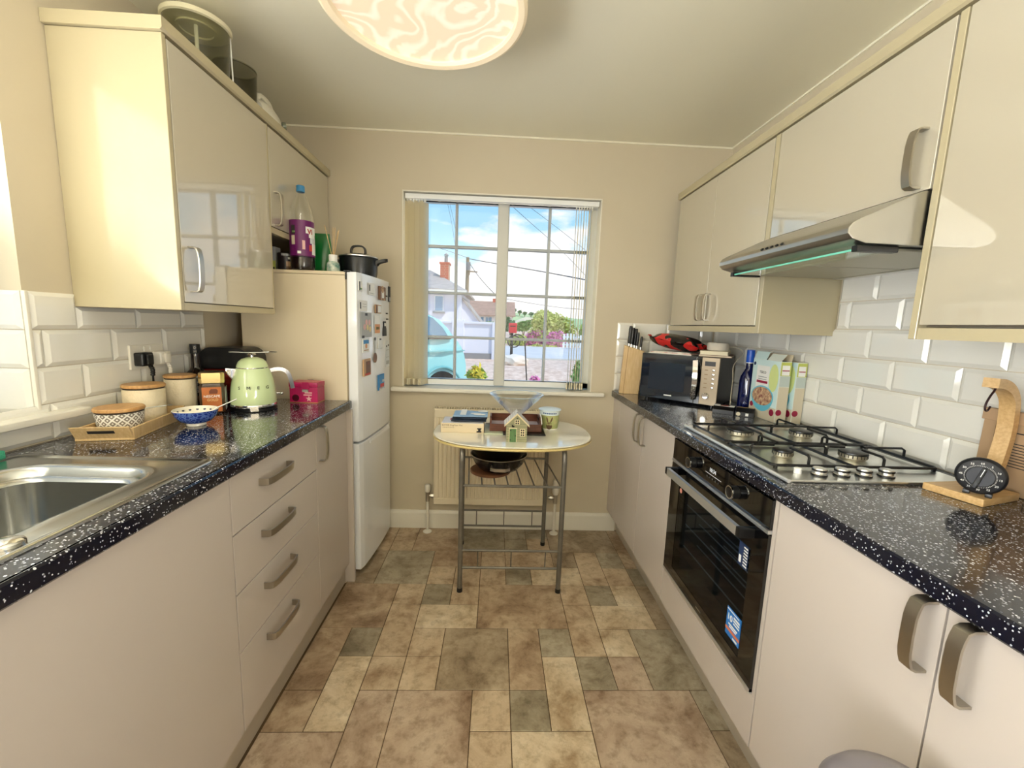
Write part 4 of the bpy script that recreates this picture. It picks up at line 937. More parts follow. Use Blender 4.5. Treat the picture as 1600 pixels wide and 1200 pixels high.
# --- on the lower rack of the table
SZ = .5415
obj('trivet', MB().lathe([(.098, 0), (.103, .003), (.103, .013), (.098, .016), (0, .016)], 40, c=(-.012, 2.075, SZ)), mat('dark_wood_board', (118, 76, 48), .5, col2=(88, 54, 34), vs_=7, aniso=(3, 30, 3)), None, 'round dark wooden board under the black pan on the rack', 'board', base=(-.012, 2.075, SZ))
pz = SZ + .0165
t = thing('pan', 'wide black pan with silver side handle on the table rack', 'pan', (.03, 2.085, pz))
M_pan = mat('black_pan', (10, 11, 18), .22)
pc = (.03, 2.085, pz)
obj('pan_body', MB().lathe([(.085, 0), (.1, .006), (.125, .035), (.141, .072), (.146, .078), (.143, .079), (.137, .072), (.121, .036), (.096, .009), (0, .008)], 52, c=pc), M_pan, t)
obj('rim', MB().lathe([(.1425, .078), (.1468, .0775), (.1475, .080), (.1435, .081), (.1425, .078)], 52, c=pc), M_steel, t)
obj('handle', MB().tube([(pc[0] - .035, pc[1] - .131, pz + .05), (pc[0] - .04, pc[1] - .158, pz + .047), (pc[0] - .02, pc[1] - .17, pz + .046), (pc[0] + .03, pc[1] - .17, pz + .046), (pc[0] + .05, pc[1] - .155, pz + .047), (pc[0] + .045, pc[1] - .13, pz + .05)], .005, 8, flat=(.008, .003), up=(0, 0, 1)), M_nickel, t)

# ================================================================== RIGHT WORKTOP
WZ = .9102
# microwave, turned 43 degrees in the corner
mu = Vector((.733, -.680, 0)); mv = Vector((.680, .733, 0)); MO = Vector((.80, 2.28, 0))
MWM = Matrix(((mu.x, mv.x, 0, MO.x), (mu.y, mv.y, 0, MO.y), (0, 0, 1, 0), (0, 0, 0, 1)))
mw = thing('microwave', 'black and silver microwave set diagonally in the worktop corner', 'microwave', (MO.x, MO.y, WZ))
MW, MZ0, MZ1 = .397, .922, 1.163
obj('body', MB().box(0, MW, .014, .285, MZ0, MZ1, bev=.003, mat=MWM), M_black, mw)
M_mwglass = mat('microwave_door_glass', (26, 34, 46), .05, spec=.7, coat=.5)
dr = obj('door', MB().box(0, .288, 0, .0135, MZ0 + .001, MZ1 - .001, bev=.003, mat=MWM), M_mwglass, mw)
obj('window', MB().box(.045, .235, -.0006, 0, MZ0 + .05, MZ1 - .045, mat=MWM), mat('microwave_window', (34, 44, 58), .1, spec=.6), dr)
obj('badge', MB().box(.135, .175, -.0008, 0, MZ0 + .022, MZ0 + .027, mat=MWM), M_bw, dr)
pn = obj('control_panel', MB().box(.313, MW, .002, .0138, MZ0 + .001, MZ1 - .001, bev=.002, seg=1, mat=MWM), mat('bronze_steel', (150, 136, 116), .38, .7), mw)
obj('panel_gap', MB().box(.288, .313, .005, .0138, MZ0 + .001, MZ1 - .001, mat=MWM), M_blackgloss, mw)
hp = [(.283 + .012 * math.sin(PI * k / 10), -.004 - .026 * math.sin(PI * k / 10), MZ0 + .022 + .198 * k / 10) for k in range(11)]
obj('handle', MB().tube([MWM @ Vector(p) for p in hp], .01, 8, flat=(.0115, .004), up=tuple(mu)), M_chrome, dr)
obj('display', MB().box(.328, .378, .001, .002, MZ0 + .197, MZ0 + .22, mat=MWM), M_black, pn)
for k in range(5): obj('button', MB().box(.365, .377, -.002, .002, MZ0 + .172 - .022 * k, MZ0 + .182 - .022 * k, bev=.002, seg=2, mat=MWM), M_chrome, pn)
for k in range(5): obj('panel_print', MB().box(.330, .345, .0012, .002, MZ0 + .174 - .022 * k, MZ0 + .178 - .022 * k, mat=MWM), MATS['brown_print'], pn)
obj('dial', MB().cyl(MWM @ Vector((.347, .002, MZ0 + .048)), MWM @ Vector((.347, -.018, MZ0 + .048)), .0165, 24, .015, bev=.002), M_chrome, pn)
for a in (.03, MW - .03):
    for b in (.04, .25): obj('foot', MB().cyl(MWM @ Vector((a, b, WZ)), MWM @ Vector((a, b, MZ0 + .001)), .012, 12), M_black, mw)
# on the microwave
t = thing('magazine_pile', 'thin pile of colourful leaflets under the red snack bag', 'magazines', (0, 0, MZ1))
for k, c in enumerate(((226, 226, 220), (190, 90, 80), (120, 150, 150))):
    obj('leaflet', MB().box(.03 + .01 * k, .255 - .006 * k, .01 + .006 * k, .19, MZ1 + .0004 + .0045 * k, MZ1 + .0042 + .0045 * k, mat=MWM), mat('leaflet_%d' % k, c, .4, col2=(232, 226, 210), vs_=30), t)
def pillow(w, d, h, M, seed=3, n=22, crimp=.012):
    rnd = random.Random(seed); ph = [rnd.uniform(0, 6) for _ in range(6)]; t = bmesh.new(); S_ = []
    for s in (1, -1):
        g = []
        for i in range(n + 1):
            row = []
            for j in range(n + 1):
                u = 2 * i / n - 1; v = 2 * j / n - 1
                q = max(0, (1 - abs(u) ** 3.2)) ** .55 * max(0, (1 - abs(v) ** 2.6)) ** .6
                wr_ = .045 * math.sin(u * 9 + ph[0] + 2 * v) * (1 - q) + .05 * math.sin(v * 8 + ph[1] + u * 5) * q * (1 - q) * 3
                x = u * w / 2 * (1 - .06 * abs(v) ** 2 * (1 - abs(u))); y = v * d / 2 * (1 - .14 * (1 - abs(u) ** 2) * 0 - .05 * q)
                row.append(t.verts.new((x, y, s * (q + wr_) * h / 2 + .012 * math.sin(v * 6 + ph[2]) * abs(u) ** 6)))
            g.append(row)
        S_.append(g)
    for s, g in enumerate(S_):
        for i in range(n):
            for j in range(n):
                f = (g[i][j], g[i + 1][j], g[i + 1][j + 1], g[i][j + 1]); t.faces.new(f if s == 0 else f[::-1])
    bmesh.ops.remove_doubles(t, verts=t.verts, dist=.0006)
    m = MB(); m._add(t, M); return m
BM = Matrix.Translation((0, 0, 1.224)) @ MWM @ Matrix.Translation((.150, .105, 0)) @ Matrix.Rotation(rad(-4), 4, 'X') @ Matrix.Rotation(rad(8), 4, 'Y')
M_bagred = mat('red_foil', (196, 40, 36), .25, spec=.7)
M_bagblk = mat('black_foil', (28, 20, 18), .25, spec=.7)
t = thing('snack_bag', 'puffed red and black foil snack bag on the microwave', 'bag', (0, 0, 1.18))
def bag_mat():
    m = mat('red_black_foil', (200, 44, 40), .24, spec=.7); n = m.node_tree.nodes; l = m.node_tree.links; b = n['Principled BSDF']
    tc = n.new('ShaderNodeTexCoord'); z = n.new('ShaderNodeTexNoise'); z.inputs['Scale'].default_value = 13; z.inputs['Detail'].default_value = 1.5; l.new(tc.outputs['Object'], z.inputs['Vector'])
    r = n.new('ShaderNodeValToRGB'); r.color_ramp.interpolation = 'CONSTANT'; r.color_ramp.elements[0].color = lin((24, 16, 16)); r.color_ramp.elements[1].color = lin((198, 40, 38)); r.color_ramp.elements[1].position = .5
    l.new(z.outputs['Fac'], r.inputs[0]); l.new(r.outputs[0], b.inputs['Base Color']); return m
obj('bag_body', pillow(.258, .18, .082, BM), bag_mat(), t, ang=60)
for s in (-1, 1):
    rr = []
    for k in range(13):
        y = -.088 + .176 * k / 12; rr.append(BM @ Vector((s * (.132 + .004 * (k % 2)), y, .012 * math.sin(y * 60) + .003 * (k % 2))))
    obj('crimped_end', MB().tube(rr, .01, 8, flat=(.008, .0008), up=tuple(mu)), M_bagred, t)
def book(name, label, M, w, d, h, cover, page, group=None):
    t = thing(name, label, 'book', M.translation, 0, group)
    obj('pages', MB().box(.002, w - .002, .002, d - .003, .002, h - .002, mat=M), page, t)
    obj('cover', MB().box(0, w, 0, d, 0, .0018, mat=M).box(0, w, 0, d, h - .0018, h, mat=M).box(0, w, d - .003, d, 0, h, mat=M), cover, t)
    return t
M_pages = mat('book_pages', (226, 216, 190), .7)
DM = Matrix.Translation((0, 0, MZ1 + .0004)) @ MWM @ Matrix.Translation((.290, .012, 0)) @ Matrix.Rotation(rad(10), 4, 'Z')
book('book', 'slim brown book lowest under the white round speaker', DM, .15, .20, .009, mat('brown_cover', (120, 84, 66), .5), M_pages)
book('book', 'thick cream paged book under the white round speaker', Matrix.Translation((0, 0, .0095)) @ DM @ Matrix.Translation((.004, .004, 0)), .128, .185, .02, mat('cream_cover', (212, 200, 170), .5), M_pages)
sp0 = Matrix.Translation((0, 0, .0298)) @ DM @ Vector((.078, .075, 0))
t = thing('speaker', 'round white smart speaker with a cable on the books', 'speaker', sp0)
obj('body', MB().lathe([(.044, 0), (.05, .004), (.0515, .02), (.050, .036), (.046, .041), (0, .042)], 40, c=sp0), mat('white_fabric', (206, 198, 184), .7), t)
cb = [sp0 + Vector((.045, -.012, .02)), sp0 + Vector((.075, -.03, .022)), sp0 + Vector((.098, -.058, -.005)), Vector((1.156, 2.002, 1.13)), Vector((1.153, 1.992, 1.06)), Vector((1.15, 1.988, 1.0)), Vector((1.148, 1.985, .93)), Vector((1.15, 2.0, .9135))]
def smooth_path(P, n=8):
    P = [Vector(p) for p in P]; Q = [P[0]] + P + [P[-1]]; o = []
    for i in range(1, len(Q) - 2):
        for k in range(n):
            s = k / n; a, b, c, d = Q[i - 1], Q[i], Q[i + 1], Q[i + 2]
            o.append(.5 * ((2 * b) + (c - a) * s + (2 * a - 5 * b + 4 * c - d) * s * s + (3 * b - a - 3 * c + d) * s ** 3))
    return o + [P[-1]]
obj('cable', MB().tube(smooth_path(cb), .002, 6), mat('cable_grey', (176, 166, 146), .5), t)
# knife block
KM = Matrix.Translation((.7985, 2.448, WZ)) @ Matrix.Rotation(rad(-14), 4, 'Z')
t = thing('knife_block', 'pale wooden knife block with slanted top holding black knives', 'knife block', (.8, 2.45, WZ))
obj('block', MB().prism([(-.062, 0), (.048, 0), (.064, .252), (-.048, .284)], 'y', -.036, .04, bev=.003, mat=KM), M_wood2, t)
obj('groove', MB().prism([(-.0405, .0), (-.038, .0), (-.0245, .277), (-.027, .278)], 'y', -.0366, -.0355, mat=KM), mat('groove_brown', (150, 108, 62), .6), t)
for k, (x, y, h, r, lab) in enumerate(((-.022, .012, .118, .0115, 'tall black handled knife at the left of the knife block'), (-.010, -.014, .112, .0105, 'second black handled knife from the left in the knife block'), (.008, .008, .112, .0115, 'third black handled knife from the left in the knife block'), (.020, -.012, .095, .0085, 'fourth black handled knife from the left in the knife block'), (.043, -.004, .078, .0075, 'short thin black handled knife at the right of the knife block'))):
    zb = .284 - .032 * (x + .048) / .112 + .0005
    kt = thing('knife', lab, 'knife', KM @ Vector((x, y, zb)), 0, 'knives in the wooden block')
    p0 = Vector((x, y, zb)); d = Vector((.05, 0, 1)).normalized()
    obj('bolster', MB().cyl(KM @ p0, KM @ (p0 + d * .016), r * .75, 12), M_steel, kt)
    obj('handle', MB().tube([KM @ (p0 + d * q) for q in (.016, .03, h * .55, h * .85, h)], [r * .8, r, r * .9, r, r * .75], 12), M_black, kt)
# cereal boxes
M_box = mat('cereal_card', (226, 232, 222), .4)
M_cside = mat('cereal_side', (206, 196, 172), .45)
M_lime = mat('lime_print', (188, 196, 96), .4)
M_sky = mat('sky_print', (206, 230, 230), .4)
M_crim = mat('crimson_print', (150, 26, 60), .4)
M_bowlb = mat('bowl_blue_print', (104, 190, 214), .4)
M_gran = mat('granola_print', (222, 194, 152), .6, col2=(128, 48, 52), vs_=75)
def cereal(x0, x1, y0, y1, h, label, opened):
    t = thing('cereal_box', label, 'cereal box', ((x0 + x1) / 2, (y0 + y1) / 2, WZ), 0)
    obj('box', MB().box(x0, x1, y0, y1, WZ, WZ + h, bev=.001, seg=1), M_box, t)
    A = lambda u, z, o=.0005: frame((x0 - o, y1 - u, z), (0, -1, 0), (0, 0, 1))      # big face, u from its far edge
    B = lambda u, z, o=.0005: frame((x0 + u, y0 - o, z), (1, 0, 0), (0, 0, 1))       # narrow face
    w = y1 - y0; d = x1 - x0
    obj('front_print', card(A(w / 2, WZ + h / 2 + .03), w - .002, h - .062, .0003), M_sky, t)
    obj('front_print', card(A(w / 2, WZ + .031), w - .002, .06, .0003), MATS['cereal_side'], t)
    obj('leaf_print', MB().lathe([(1, 0), (1, .0004), (0, .0004)], 24, mat=A(w - .036, WZ + h - .075, .0009) @ Matrix.Diagonal((.03, .06, 1, 1))), mat('pale_lime_print', (214, 226, 150), .4), t)
    pnl = obj('label_panel', card(A(.078, WZ + h - .085, .0009), .088, .115, .0003), M_bw, t)
    text('lettering', 'TESCO', .015, A(.078, WZ + h - .062, .0014), M_ink, pnl, 'CENTER')
    for q in range(2): obj('print_line', card(A(.078, WZ + h - .078 - .010 * q, .0014), .06, .004, .0002), MATS['grey_line'] if 'grey_line' in MATS else mat('grey_line', (170, 176, 178), .5), pnl)
    obj('red_band', card(A(.078, WZ + h - .10, .0014), .076, .011, .0002), M_crim, pnl)
    bw_ = obj('bowl_print', MB().prism([(.076 * math.cos(PI + PI * k / 16), .066 * math.sin(PI + PI * k / 16)) for k in range(17)], 'z', 0, .0006, mat=A(.09, WZ + .1, .0012)), M_bowlb, t)
    obj('bowl_print', MB().lathe([(1, 0), (1, .0006), (0, .0006)], 28, mat=A(.09, WZ + .1, .0016) @ Matrix.Diagonal((.078, .048, 1, 1))), M_bowlb, t)
    obj('granola_print', MB().lathe([(1, 0), (1, .0006), (0, .0006)], 28, mat=A(.09, WZ + .101, .0022) @ Matrix.Diagonal((.070, .041, 1, 1))), M_gran, t)
    for u, z, r in ((.165, WZ + .04, .015), (.02, WZ + .055, .012)):
        obj('fruit_print', MB().lathe([(r, 0), (r, .0005), (0, .0005)], 18, mat=A(u, z, .0012)), M_crim, t)
    obj('roundel', MB().lathe([(.008, 0), (.008, .0005), (0, .0005)], 18, mat=A(.014, WZ + h - .022, .0012)), MATS['sticker_navy'], t)
    obj('side_print', card(B(d / 2, WZ + h * .30), d - .002, h * .58, .0003), M_cside, t)
    obj('side_print', card(B(d / 2, WZ + h * .68), d - .002, h * .17, .0003), mat('pale_blue_side', (186, 198, 192), .4) if 'pale_blue_side' not in MATS else MATS['pale_blue_side'], t)
    obj('side_print', card(B(d / 2, WZ + h * .88), d - .002, h * .22, .0003), M_lime, t)
    obj('side_label', card(B(d / 2, WZ + h * .86, .0009), d * .7, .042, .0003), M_bw, t)
    obj('red_band', card(B(d / 2, WZ + h * .855, .0013), d * .66, .004, .0002), M_crim, t)
    obj('fruit_print', MB().lathe([(.013, 0), (.013, .0005), (0, .0005)], 18, mat=B(.012, WZ + .045, .0009)), M_crim, t)
    if opened:
        obj('flap', MB().prism([(x0, WZ + h), (x0 + .001, WZ + h), (x0 + .014, WZ + h + .034), (x0 + .013, WZ + h + .034)], 'y', y0 + w * .52, y1), M_sky, t)
        obj('flap', MB().prism([(x0, WZ + h), (x0 + .001, WZ + h), (x0 + .022, WZ + h + .028), (x0 + .021, WZ + h + .028)], 'y', y0, y0 + w * .48), M_box, t)
        obj('flap', MB().prism([(x1 - .001, WZ + h), (x1, WZ + h), (x1 + .006, WZ + h + .028), (x1 + .005, WZ + h + .028)], 'y', y0 + .004, y1 - .004), MATS['kraft_card'], t)
        obj('opening', MB().box(x0 + .004, x1 - .004, y0 + .004, y1 - .004, WZ + h + .0003, WZ + h + .0009), M_hole, t)
    else:
        obj('lid', card(Matrix.Translation(((x0 + x1) / 2, (y0 + y1) / 2, WZ + h + .0004)), d - .001, w - .001), M_cside, t)
cereal(1.197, 1.244, 1.722, 1.912, .264, 'open cereal box with a granola bowl picture beside the hob', True)
cereal(1.262, 1.305, 1.712, 1.902, .262, 'second cereal box tucked against the wall tiles', False)
# blue bottle
M_bluegl = mat('blue_glass', (10, 18, 66), .06, spec=.7, coat=.3)
bc = (1.212, 1.965, WZ)
t = thing('bottle', 'dark blue glass bottle with bright blue cap beside the microwave', 'bottle', bc)
obj('glass', MB().lathe([(.033, 0), (.0365, .004), (.0365, .15), (.033, .172), (.022, .195), (.0155, .21), (.0145, .26), (0, .26)], 32, c=bc), M_bluegl, t)
obj('cap', MB().lathe([(.0165, .238), (.0172, .24), (.0172, .297), (.0155, .299), (0, .299)], 28, c=bc), mat('cap_blue', (28, 84, 190), .35), t)
obj('collar', MB().lathe([(.0176, .2365), (.0176, .240), (.015, .240)], 28, c=bc), M_bw, t)
# two black cartons
def carton(label, c, rz, w, d, h, tilt):
    M = Matrix.Translation(c) @ Matrix.Rotation(rz, 4, 'Z')
    t = thing('snack_carton', label, 'carton', c)
    b = obj('carton', MB().prism([(-d / 2, 0), (d / 2, 0), (d / 2, h), (-d / 2 + .03, h), (-d / 2, h * .55)], 'x', -w / 2, w / 2, bev=.001, seg=1, mat=M), M_black, t)
    return t, M
t, M = carton('black carton with white lettering and red picture before the microwave', (1.088, 1.925, WZ), rad(-36), .09, .08, .034, 0)
S_ = lambda x, y: M @ frame((x, -.04 + y * .03 - .0003, .0187 + y * .0153 + .0006), (1, 0, 0), (0, .03, .018))
for k in range(4):
    obj('white_print', card(M @ frame((-.03, -.012 + .010 * k, .0344), (1, 0, 0), (0, 1, 0)), .026 - .004 * (k % 2), .005, .0004), M_bw, t)
    obj('white_print', card(M @ frame((.033, -.012 + .010 * k, .0344), (1, 0, 0), (0, 1, 0)), .022 - .003 * (k % 2), .005, .0004), M_bw, t)
obj('picture', card(M @ frame((.002, -.004, .0344), (1, 0, 0), (0, 1, 0)), .03, .025, .0004), mat('rust_print', (150, 66, 46), .5), t)
obj('white_edge', card(S_(0, .9), .085, .002, .0004), M_bw, t)
t, M = carton('smaller black carton with a gold strip beside the blue bottle', (1.152, 1.862, WZ), rad(-36), .075, .055, .036, 0)
obj('gold_strip', card(M @ frame((0, .012, .0365), (1, 0, 0), (0, 1, 0)), .07, .008, .0004), mat('gold_print', (190, 156, 84), .4, .5), t)
obj('picture', MB().lathe([(.009, 0), (.009, .0005), (0, .0005)], 18, mat=M @ frame((-.025, -.0278, .010), (1, 0, 0), (0, 0, 1))), M_cside, t)
obj('white_print', card(M @ frame((.01, -.0278, .010), (1, 0, 0), (0, 0, 1)), .012, .012, .0004), M_bw, t)

# banana hanger
A_, B_, C_ = Vector((1.097, .992, 0)), Vector((1.126, .879, 0)), Vector((1.272, .924, 0)); D_ = Vector((1.240, 1.008, 0))
t = thing('banana_stand', 'bamboo banana stand with curved arm and hook by the timer', 'stand', (1.185, .96, WZ))
pb = MB().prism([(p.x, p.y) for p in (A_, B_, C_, D_)], 'z', WZ, .929, bev=.0035)
obj('base', pb, M_wood, t)
g = (C_ - B_).normalized(); org = (A_ + B_ + C_ + D_) / 4
def AP(s, z): return org + g * s + Vector((0, 0, z))
ARM = [(.030, .929), (.058, .955), (.078, .985), (.089, 1.025), (.095, 1.07), (.092, 1.115), (.082, 1.150), (.055, 1.176), (.02, 1.189), (-.012, 1.192)]
obj('arm', MB().tube(smooth_path([AP(s, z) for s, z in ARM], 5), .01, 8, flat=(.0145, .0115), up=tuple(Vector((0, 0, 1)).cross(g))), M_wood, t)
hk = obj('hook', MB().tube(smooth_path([AP(.012, 1.180), AP(.008, 1.172), AP(-.004, 1.16), AP(-.016, 1.142), AP(-.016, 1.128), AP(-.006, 1.124), AP(.004, 1.134)], 5), .0022, 8), mat('dark_hook', (58, 36, 40), .4, .5), t)
# timer
tcn = Vector((1.148, .912, .929)); fd = Vector((-.80, -.60, .24)).normalized()
TR = frame(tcn + Vector((0, 0, .047)), Vector((0, 0, 1)).cross(fd), (0, 0, 1))
t = thing('kitchen_timer', 'round black kitchen timer standing on the bamboo base', 'timer', tcn)
obj('case', MB().lathe([(0, -.022), (.025, -.021), (.038, -.012), (.043, 0), (.043, .008), (.040, .014), (.037, .016), (0, .016)], 48, mat=TR), mat('matt_black', (22, 23, 28), .5), t)
obj('dial', MB().lathe([(.0235, .016), (.0235, .0185), (.0225, .019), (0, .019)], 40, mat=TR), mat('dial_black', (30, 30, 34), .4), t)
kb = obj('knob', MB().box(-.0045, .0045, -.029, .024, .019, .030, bev=.003, mat=TR @ Matrix.Rotation(rad(-14), 4, 'Z')), M_black, t)
obj('pointer', MB().box(-.0006, .0006, .002, .022, .030, .0306, mat=TR @ Matrix.Rotation(rad(-14), 4, 'Z')), M_bw, kb)
tk = MB()
for k in range(60):
    tk.box(-.0003, .0003, .0248, .0268, .0161, .0165, mat=TR @ Matrix.Rotation(-2 * PI * k / 60, 4, 'Z'))
obj('tick_ring', tk, M_bw, t, kind='stuff')
for k in range(12):
    a = 2 * PI * k / 12
    text('numeral', '60' if k == 0 else str(5 * k), .0065, TR @ Matrix.Translation((.0315 * math.sin(a), .0315 * math.cos(a) - .0022, .0163)), M_bw, t, 'CENTER', ext=.0002)
obj('foot', MB().box(-.024, -.012, -.0475, -.038, -.012, .012, bev=.002, mat=TR).box(.012, .024, -.0475, -.038, -.012, .012, bev=.002, mat=TR), M_black, t)
# cardboard packet behind the stand
t = thing('cardboard_packet', 'brown cardboard packet with printed text leaning on the tiles', 'packet', (1.3, .95, WZ))
PK = Matrix.Translation((1.2925, 0, WZ)) @ Matrix.Rotation(rad(1.2), 4, 'Y')
M_kraft2 = mat('brown_kraft', (176, 146, 112), .65)
obj('packet', MB().box(0, .012, .80, 1.047, .001, .178, bev=.001, seg=1, mat=PK), M_kraft2, t)
obj('folded_flap', MB().box(-.002, .013, .82, 1.052, .176, .207, bev=.001, seg=1, mat=PK), mat('brown_kraft_flap', (182, 150, 116), .65), t)
for k in range(9): obj('print_line', card(PK @ frame((-.0006, .955 - (.004 if k % 3 == 2 else 0), .128 - .0072 * k), (0, -1, 0), (0, 0, 1)), .085 - (.01 if k % 3 == 2 else 0), .0022, .0003), M_ink, t)
obj('fold_line', card(PK @ frame((-.0006, 1.018, .09), (0, -1, 0), (0, 0, 1)), .0012, .17, .0003), MATS['brown_print'], t)
obj('print_line', card(PK @ frame((-.0006, .96, .155), (0, -1, 0), (0, 0, 1)), .05, .003, .0003), M_ink, t)
for k in range(6): obj('bar_code', card(PK @ frame((-.0006, .93 - .006 * k, .022), (0, -1, 0), (0, 0, 1)), .0022, .022, .0003), M_ink, t)
# dark glass dish at the frame's edge
jc = (1.215, .792, WZ)
t = thing('glass_jug', 'dark shiny glass jug at the near end of the worktop', 'jug', jc)
obj('jug', MB().lathe([(.03, 0), (.042, .004), (.052, .03), (.05, .06), (.042, .075), (.045, .085), (.042, .085), (.038, .075), (.046, .06), (.048, .03), (.036, .008), (0, .007)], 36, c=jc), mat('dark_glass', (16, 18, 18), .05, spec=.8, coat=.6), t)
obj('handle', MB().tube(smooth_path([(jc[0] + .045, jc[1], jc[2] + .07), (jc[0] + .075, jc[1], jc[2] + .062), (jc[0] + .078, jc[1], jc[2] + .035), (jc[0] + .05, jc[1], jc[2] + .022)], 5), .005, 8), MATS['dark_glass'], t)

# bin beside the camera
bx, by = .594, .482
t = thing('bin', 'grey round kitchen bin with a domed lid by the near cabinets', 'bin', (bx, by, 0))
M_bing = mat('grey_bin', (120, 116, 122), .38)
obj('body', MB().lathe([(.085, 0), (.092, .006), (.098, .56), (.098, .58), (0, .58)], 48, c=(bx, by, 0)), M_bing, t)
obj('lid', MB().lathe([(.101, .578), (.103, .584), (.100, .61), (.086, .632), (.05, .65), (0, .655)], 48, c=(bx, by, 0)), mat('grey_bin_lid', (134, 128, 134), .3), t)

# ================================================================== LEFT WORKTOP
# bamboo tray
tr0 = Vector((-1.068, 1.257, WZ)); te = Vector((-.205, .979, 0)).normalized(); tl = Vector((-te.y, te.x, 0))
TM = Matrix(((-tl.x, te.x, 0, tr0.x), (-tl.y, te.y, 0, tr0.y), (0, 0, 1, tr0.z), (0, 0, 0, 1)))   # x towards the room, y along the long side; near right corner at the origin
t = thing('serving_tray', 'bamboo serving tray with flared handle ends holding the pots', 'tray', tr0)
TWd, TLn = .146, .285
obj('tray_base', MB().box(-TWd, 0, 0, TLn, 0, .007, bev=.001, seg=1, mat=TM), M_wood2, t)
for a, b in ((-TWd, -TWd + .008), (-.008, 0)): obj('tray_side', MB().box(a, b, 0, TLn, .007, .037, bev=.001, seg=1, mat=TM), M_wood2, t)
for s, y in ((-1, 0), (1, TLn)):
    P = [(y + (0 if s < 0 else -.008), .007), (y + (.008 if s < 0 else 0), .007), (y + (.008 if s < 0 else 0) + s * .022, .045), (y + (0 if s < 0 else -.008) + s * .022, .045)]
    e_ = obj('tray_end', MB().prism(P, 'x', -TWd + .001, -.001, bev=.001, seg=1, mat=TM), M_wood2, t)
    ys = [q[0] for q in P]
    obj('hand_hole', MB().prism([(min(P[0][0], P[1][0]) + s * .012 - .0006, .024), (max(P[0][0], P[1][0]) + s * .012 + .0006, .024), (max(P[0][0], P[1][0]) + s * .0165 + .0006, .033), (min(P[0][0], P[1][0]) + s * .0165 - .0006, .033)], 'x', -TWd * .72, -TWd * .28, mat=TM), M_dark, e_)
M_lid = mat('wooden_lid', (204, 160, 104), .42, col2=(180, 134, 80), vs_=6, aniso=(30, 4, 10))
M_ring = mat('lid_seal', (60, 50, 40), .7)
def lidded(name, label, c, r0, r1, h, matr, cat, rlid=None, knob=False):
    t = thing(name, label, cat, c)
    obj('pot', MB().lathe([(r0 * .9, 0), (r0, .004), (r1, h), (r1 - .004, h), (r0 - .005, .008), (0, .008)], 44, c=c), matr, t)
    obj('seal', MB().lathe([(r1 - .003, h), (r1 - .001, h + .003), (r1 - .003, h + .006), (0, h + .006)], 40, c=c), M_ring, t)
    rl = rlid or r1 + .002
    obj('lid', MB().lathe([(rl - .002, h + .005), (rl, h + .007), (rl, h + .013), (rl - .003, h + .016), (0, h + .017)], 44, c=c), M_lid, t)
    return t
M_emboss = mat('embossed_cream', (228, 214, 182), .4, bump=.9, bs=75)
def lattice():
    m = mat('lattice_glaze', (236, 234, 226), .3); n = m.node_tree.nodes; l = m.node_tree.links; b = n['Principled BSDF']
    uv = n.new('ShaderNodeTexCoord'); s = n.new('ShaderNodeSeparateXYZ'); l.new(uv.outputs['Object'], s.inputs[0])
    def M_(op, a, b_=None):
        x = n.new('ShaderNodeMath'); x.operation = op
        for i, v in enumerate((a, b_)):
            if v is None: continue
            if isinstance(v, (int, float)): x.inputs[i].default_value = v
            else: l.new(v, x.inputs[i])
        return x.outputs[0]
    ang = M_('ARCTAN2', s.outputs[1], s.outputs[0]); u = M_('MULTIPLY', ang, 16 / (2 * PI)); v = M_('MULTIPLY', s.outputs[2], 44)
    p = M_('ABSOLUTE', M_('SUBTRACT', M_('FRACT', M_('ADD', u, v)), .5)); q = M_('ABSOLUTE', M_('SUBTRACT', M_('FRACT', M_('SUBTRACT', u, v)), .5))
    mx = M_('MAXIMUM', p, q)          # 0 at a diamond's middle, .5 on its edge
    f = M_('MULTIPLY', M_('GREATER_THAN', mx, .14), M_('LESS_THAN', mx, .37))
    r = n.new('ShaderNodeMixRGB'); l.new(f, r.inputs[0]); r.inputs[1].default_value = lin((236, 234, 226)); r.inputs[2].default_value = lin((132, 124, 112)); l.new(r.outputs[0], b.inputs['Base Color'])
    return m
lidded('sugar_pot', 'grey and white lattice pot with tilted wooden lid on the tray', TM @ Vector((-.080, .088, .0075)), .052, .06, .062, lattice(), 'pot')
lidded('canister', 'cream embossed canister with wooden lid standing on the bamboo tray', TM @ Vector((-.078, .217, .0075)), .056, .057, .115, M_emboss, 'canister')
lidded('canister', 'cream embossed canister with wooden lid behind the tray', (-1.185, 1.615, WZ), .048, .049, .135, M_emboss, 'canister')
s0 = TM @ Vector((-.02, .115, .075))
obj('teaspoon', MB().tube([TM @ Vector(p) for p in ((-.045, .11, .0705), (-.02, .14, .0715), (.01, .16, .073))], [.0015, .0018, .0026], 8).ball(TM @ Vector((.018, .165, .0735)), .008, 2, (1.0, 1.0, .25)), M_steel, None, 'teaspoon poking out from under the lattice pot lid', 'spoon', base=s0)
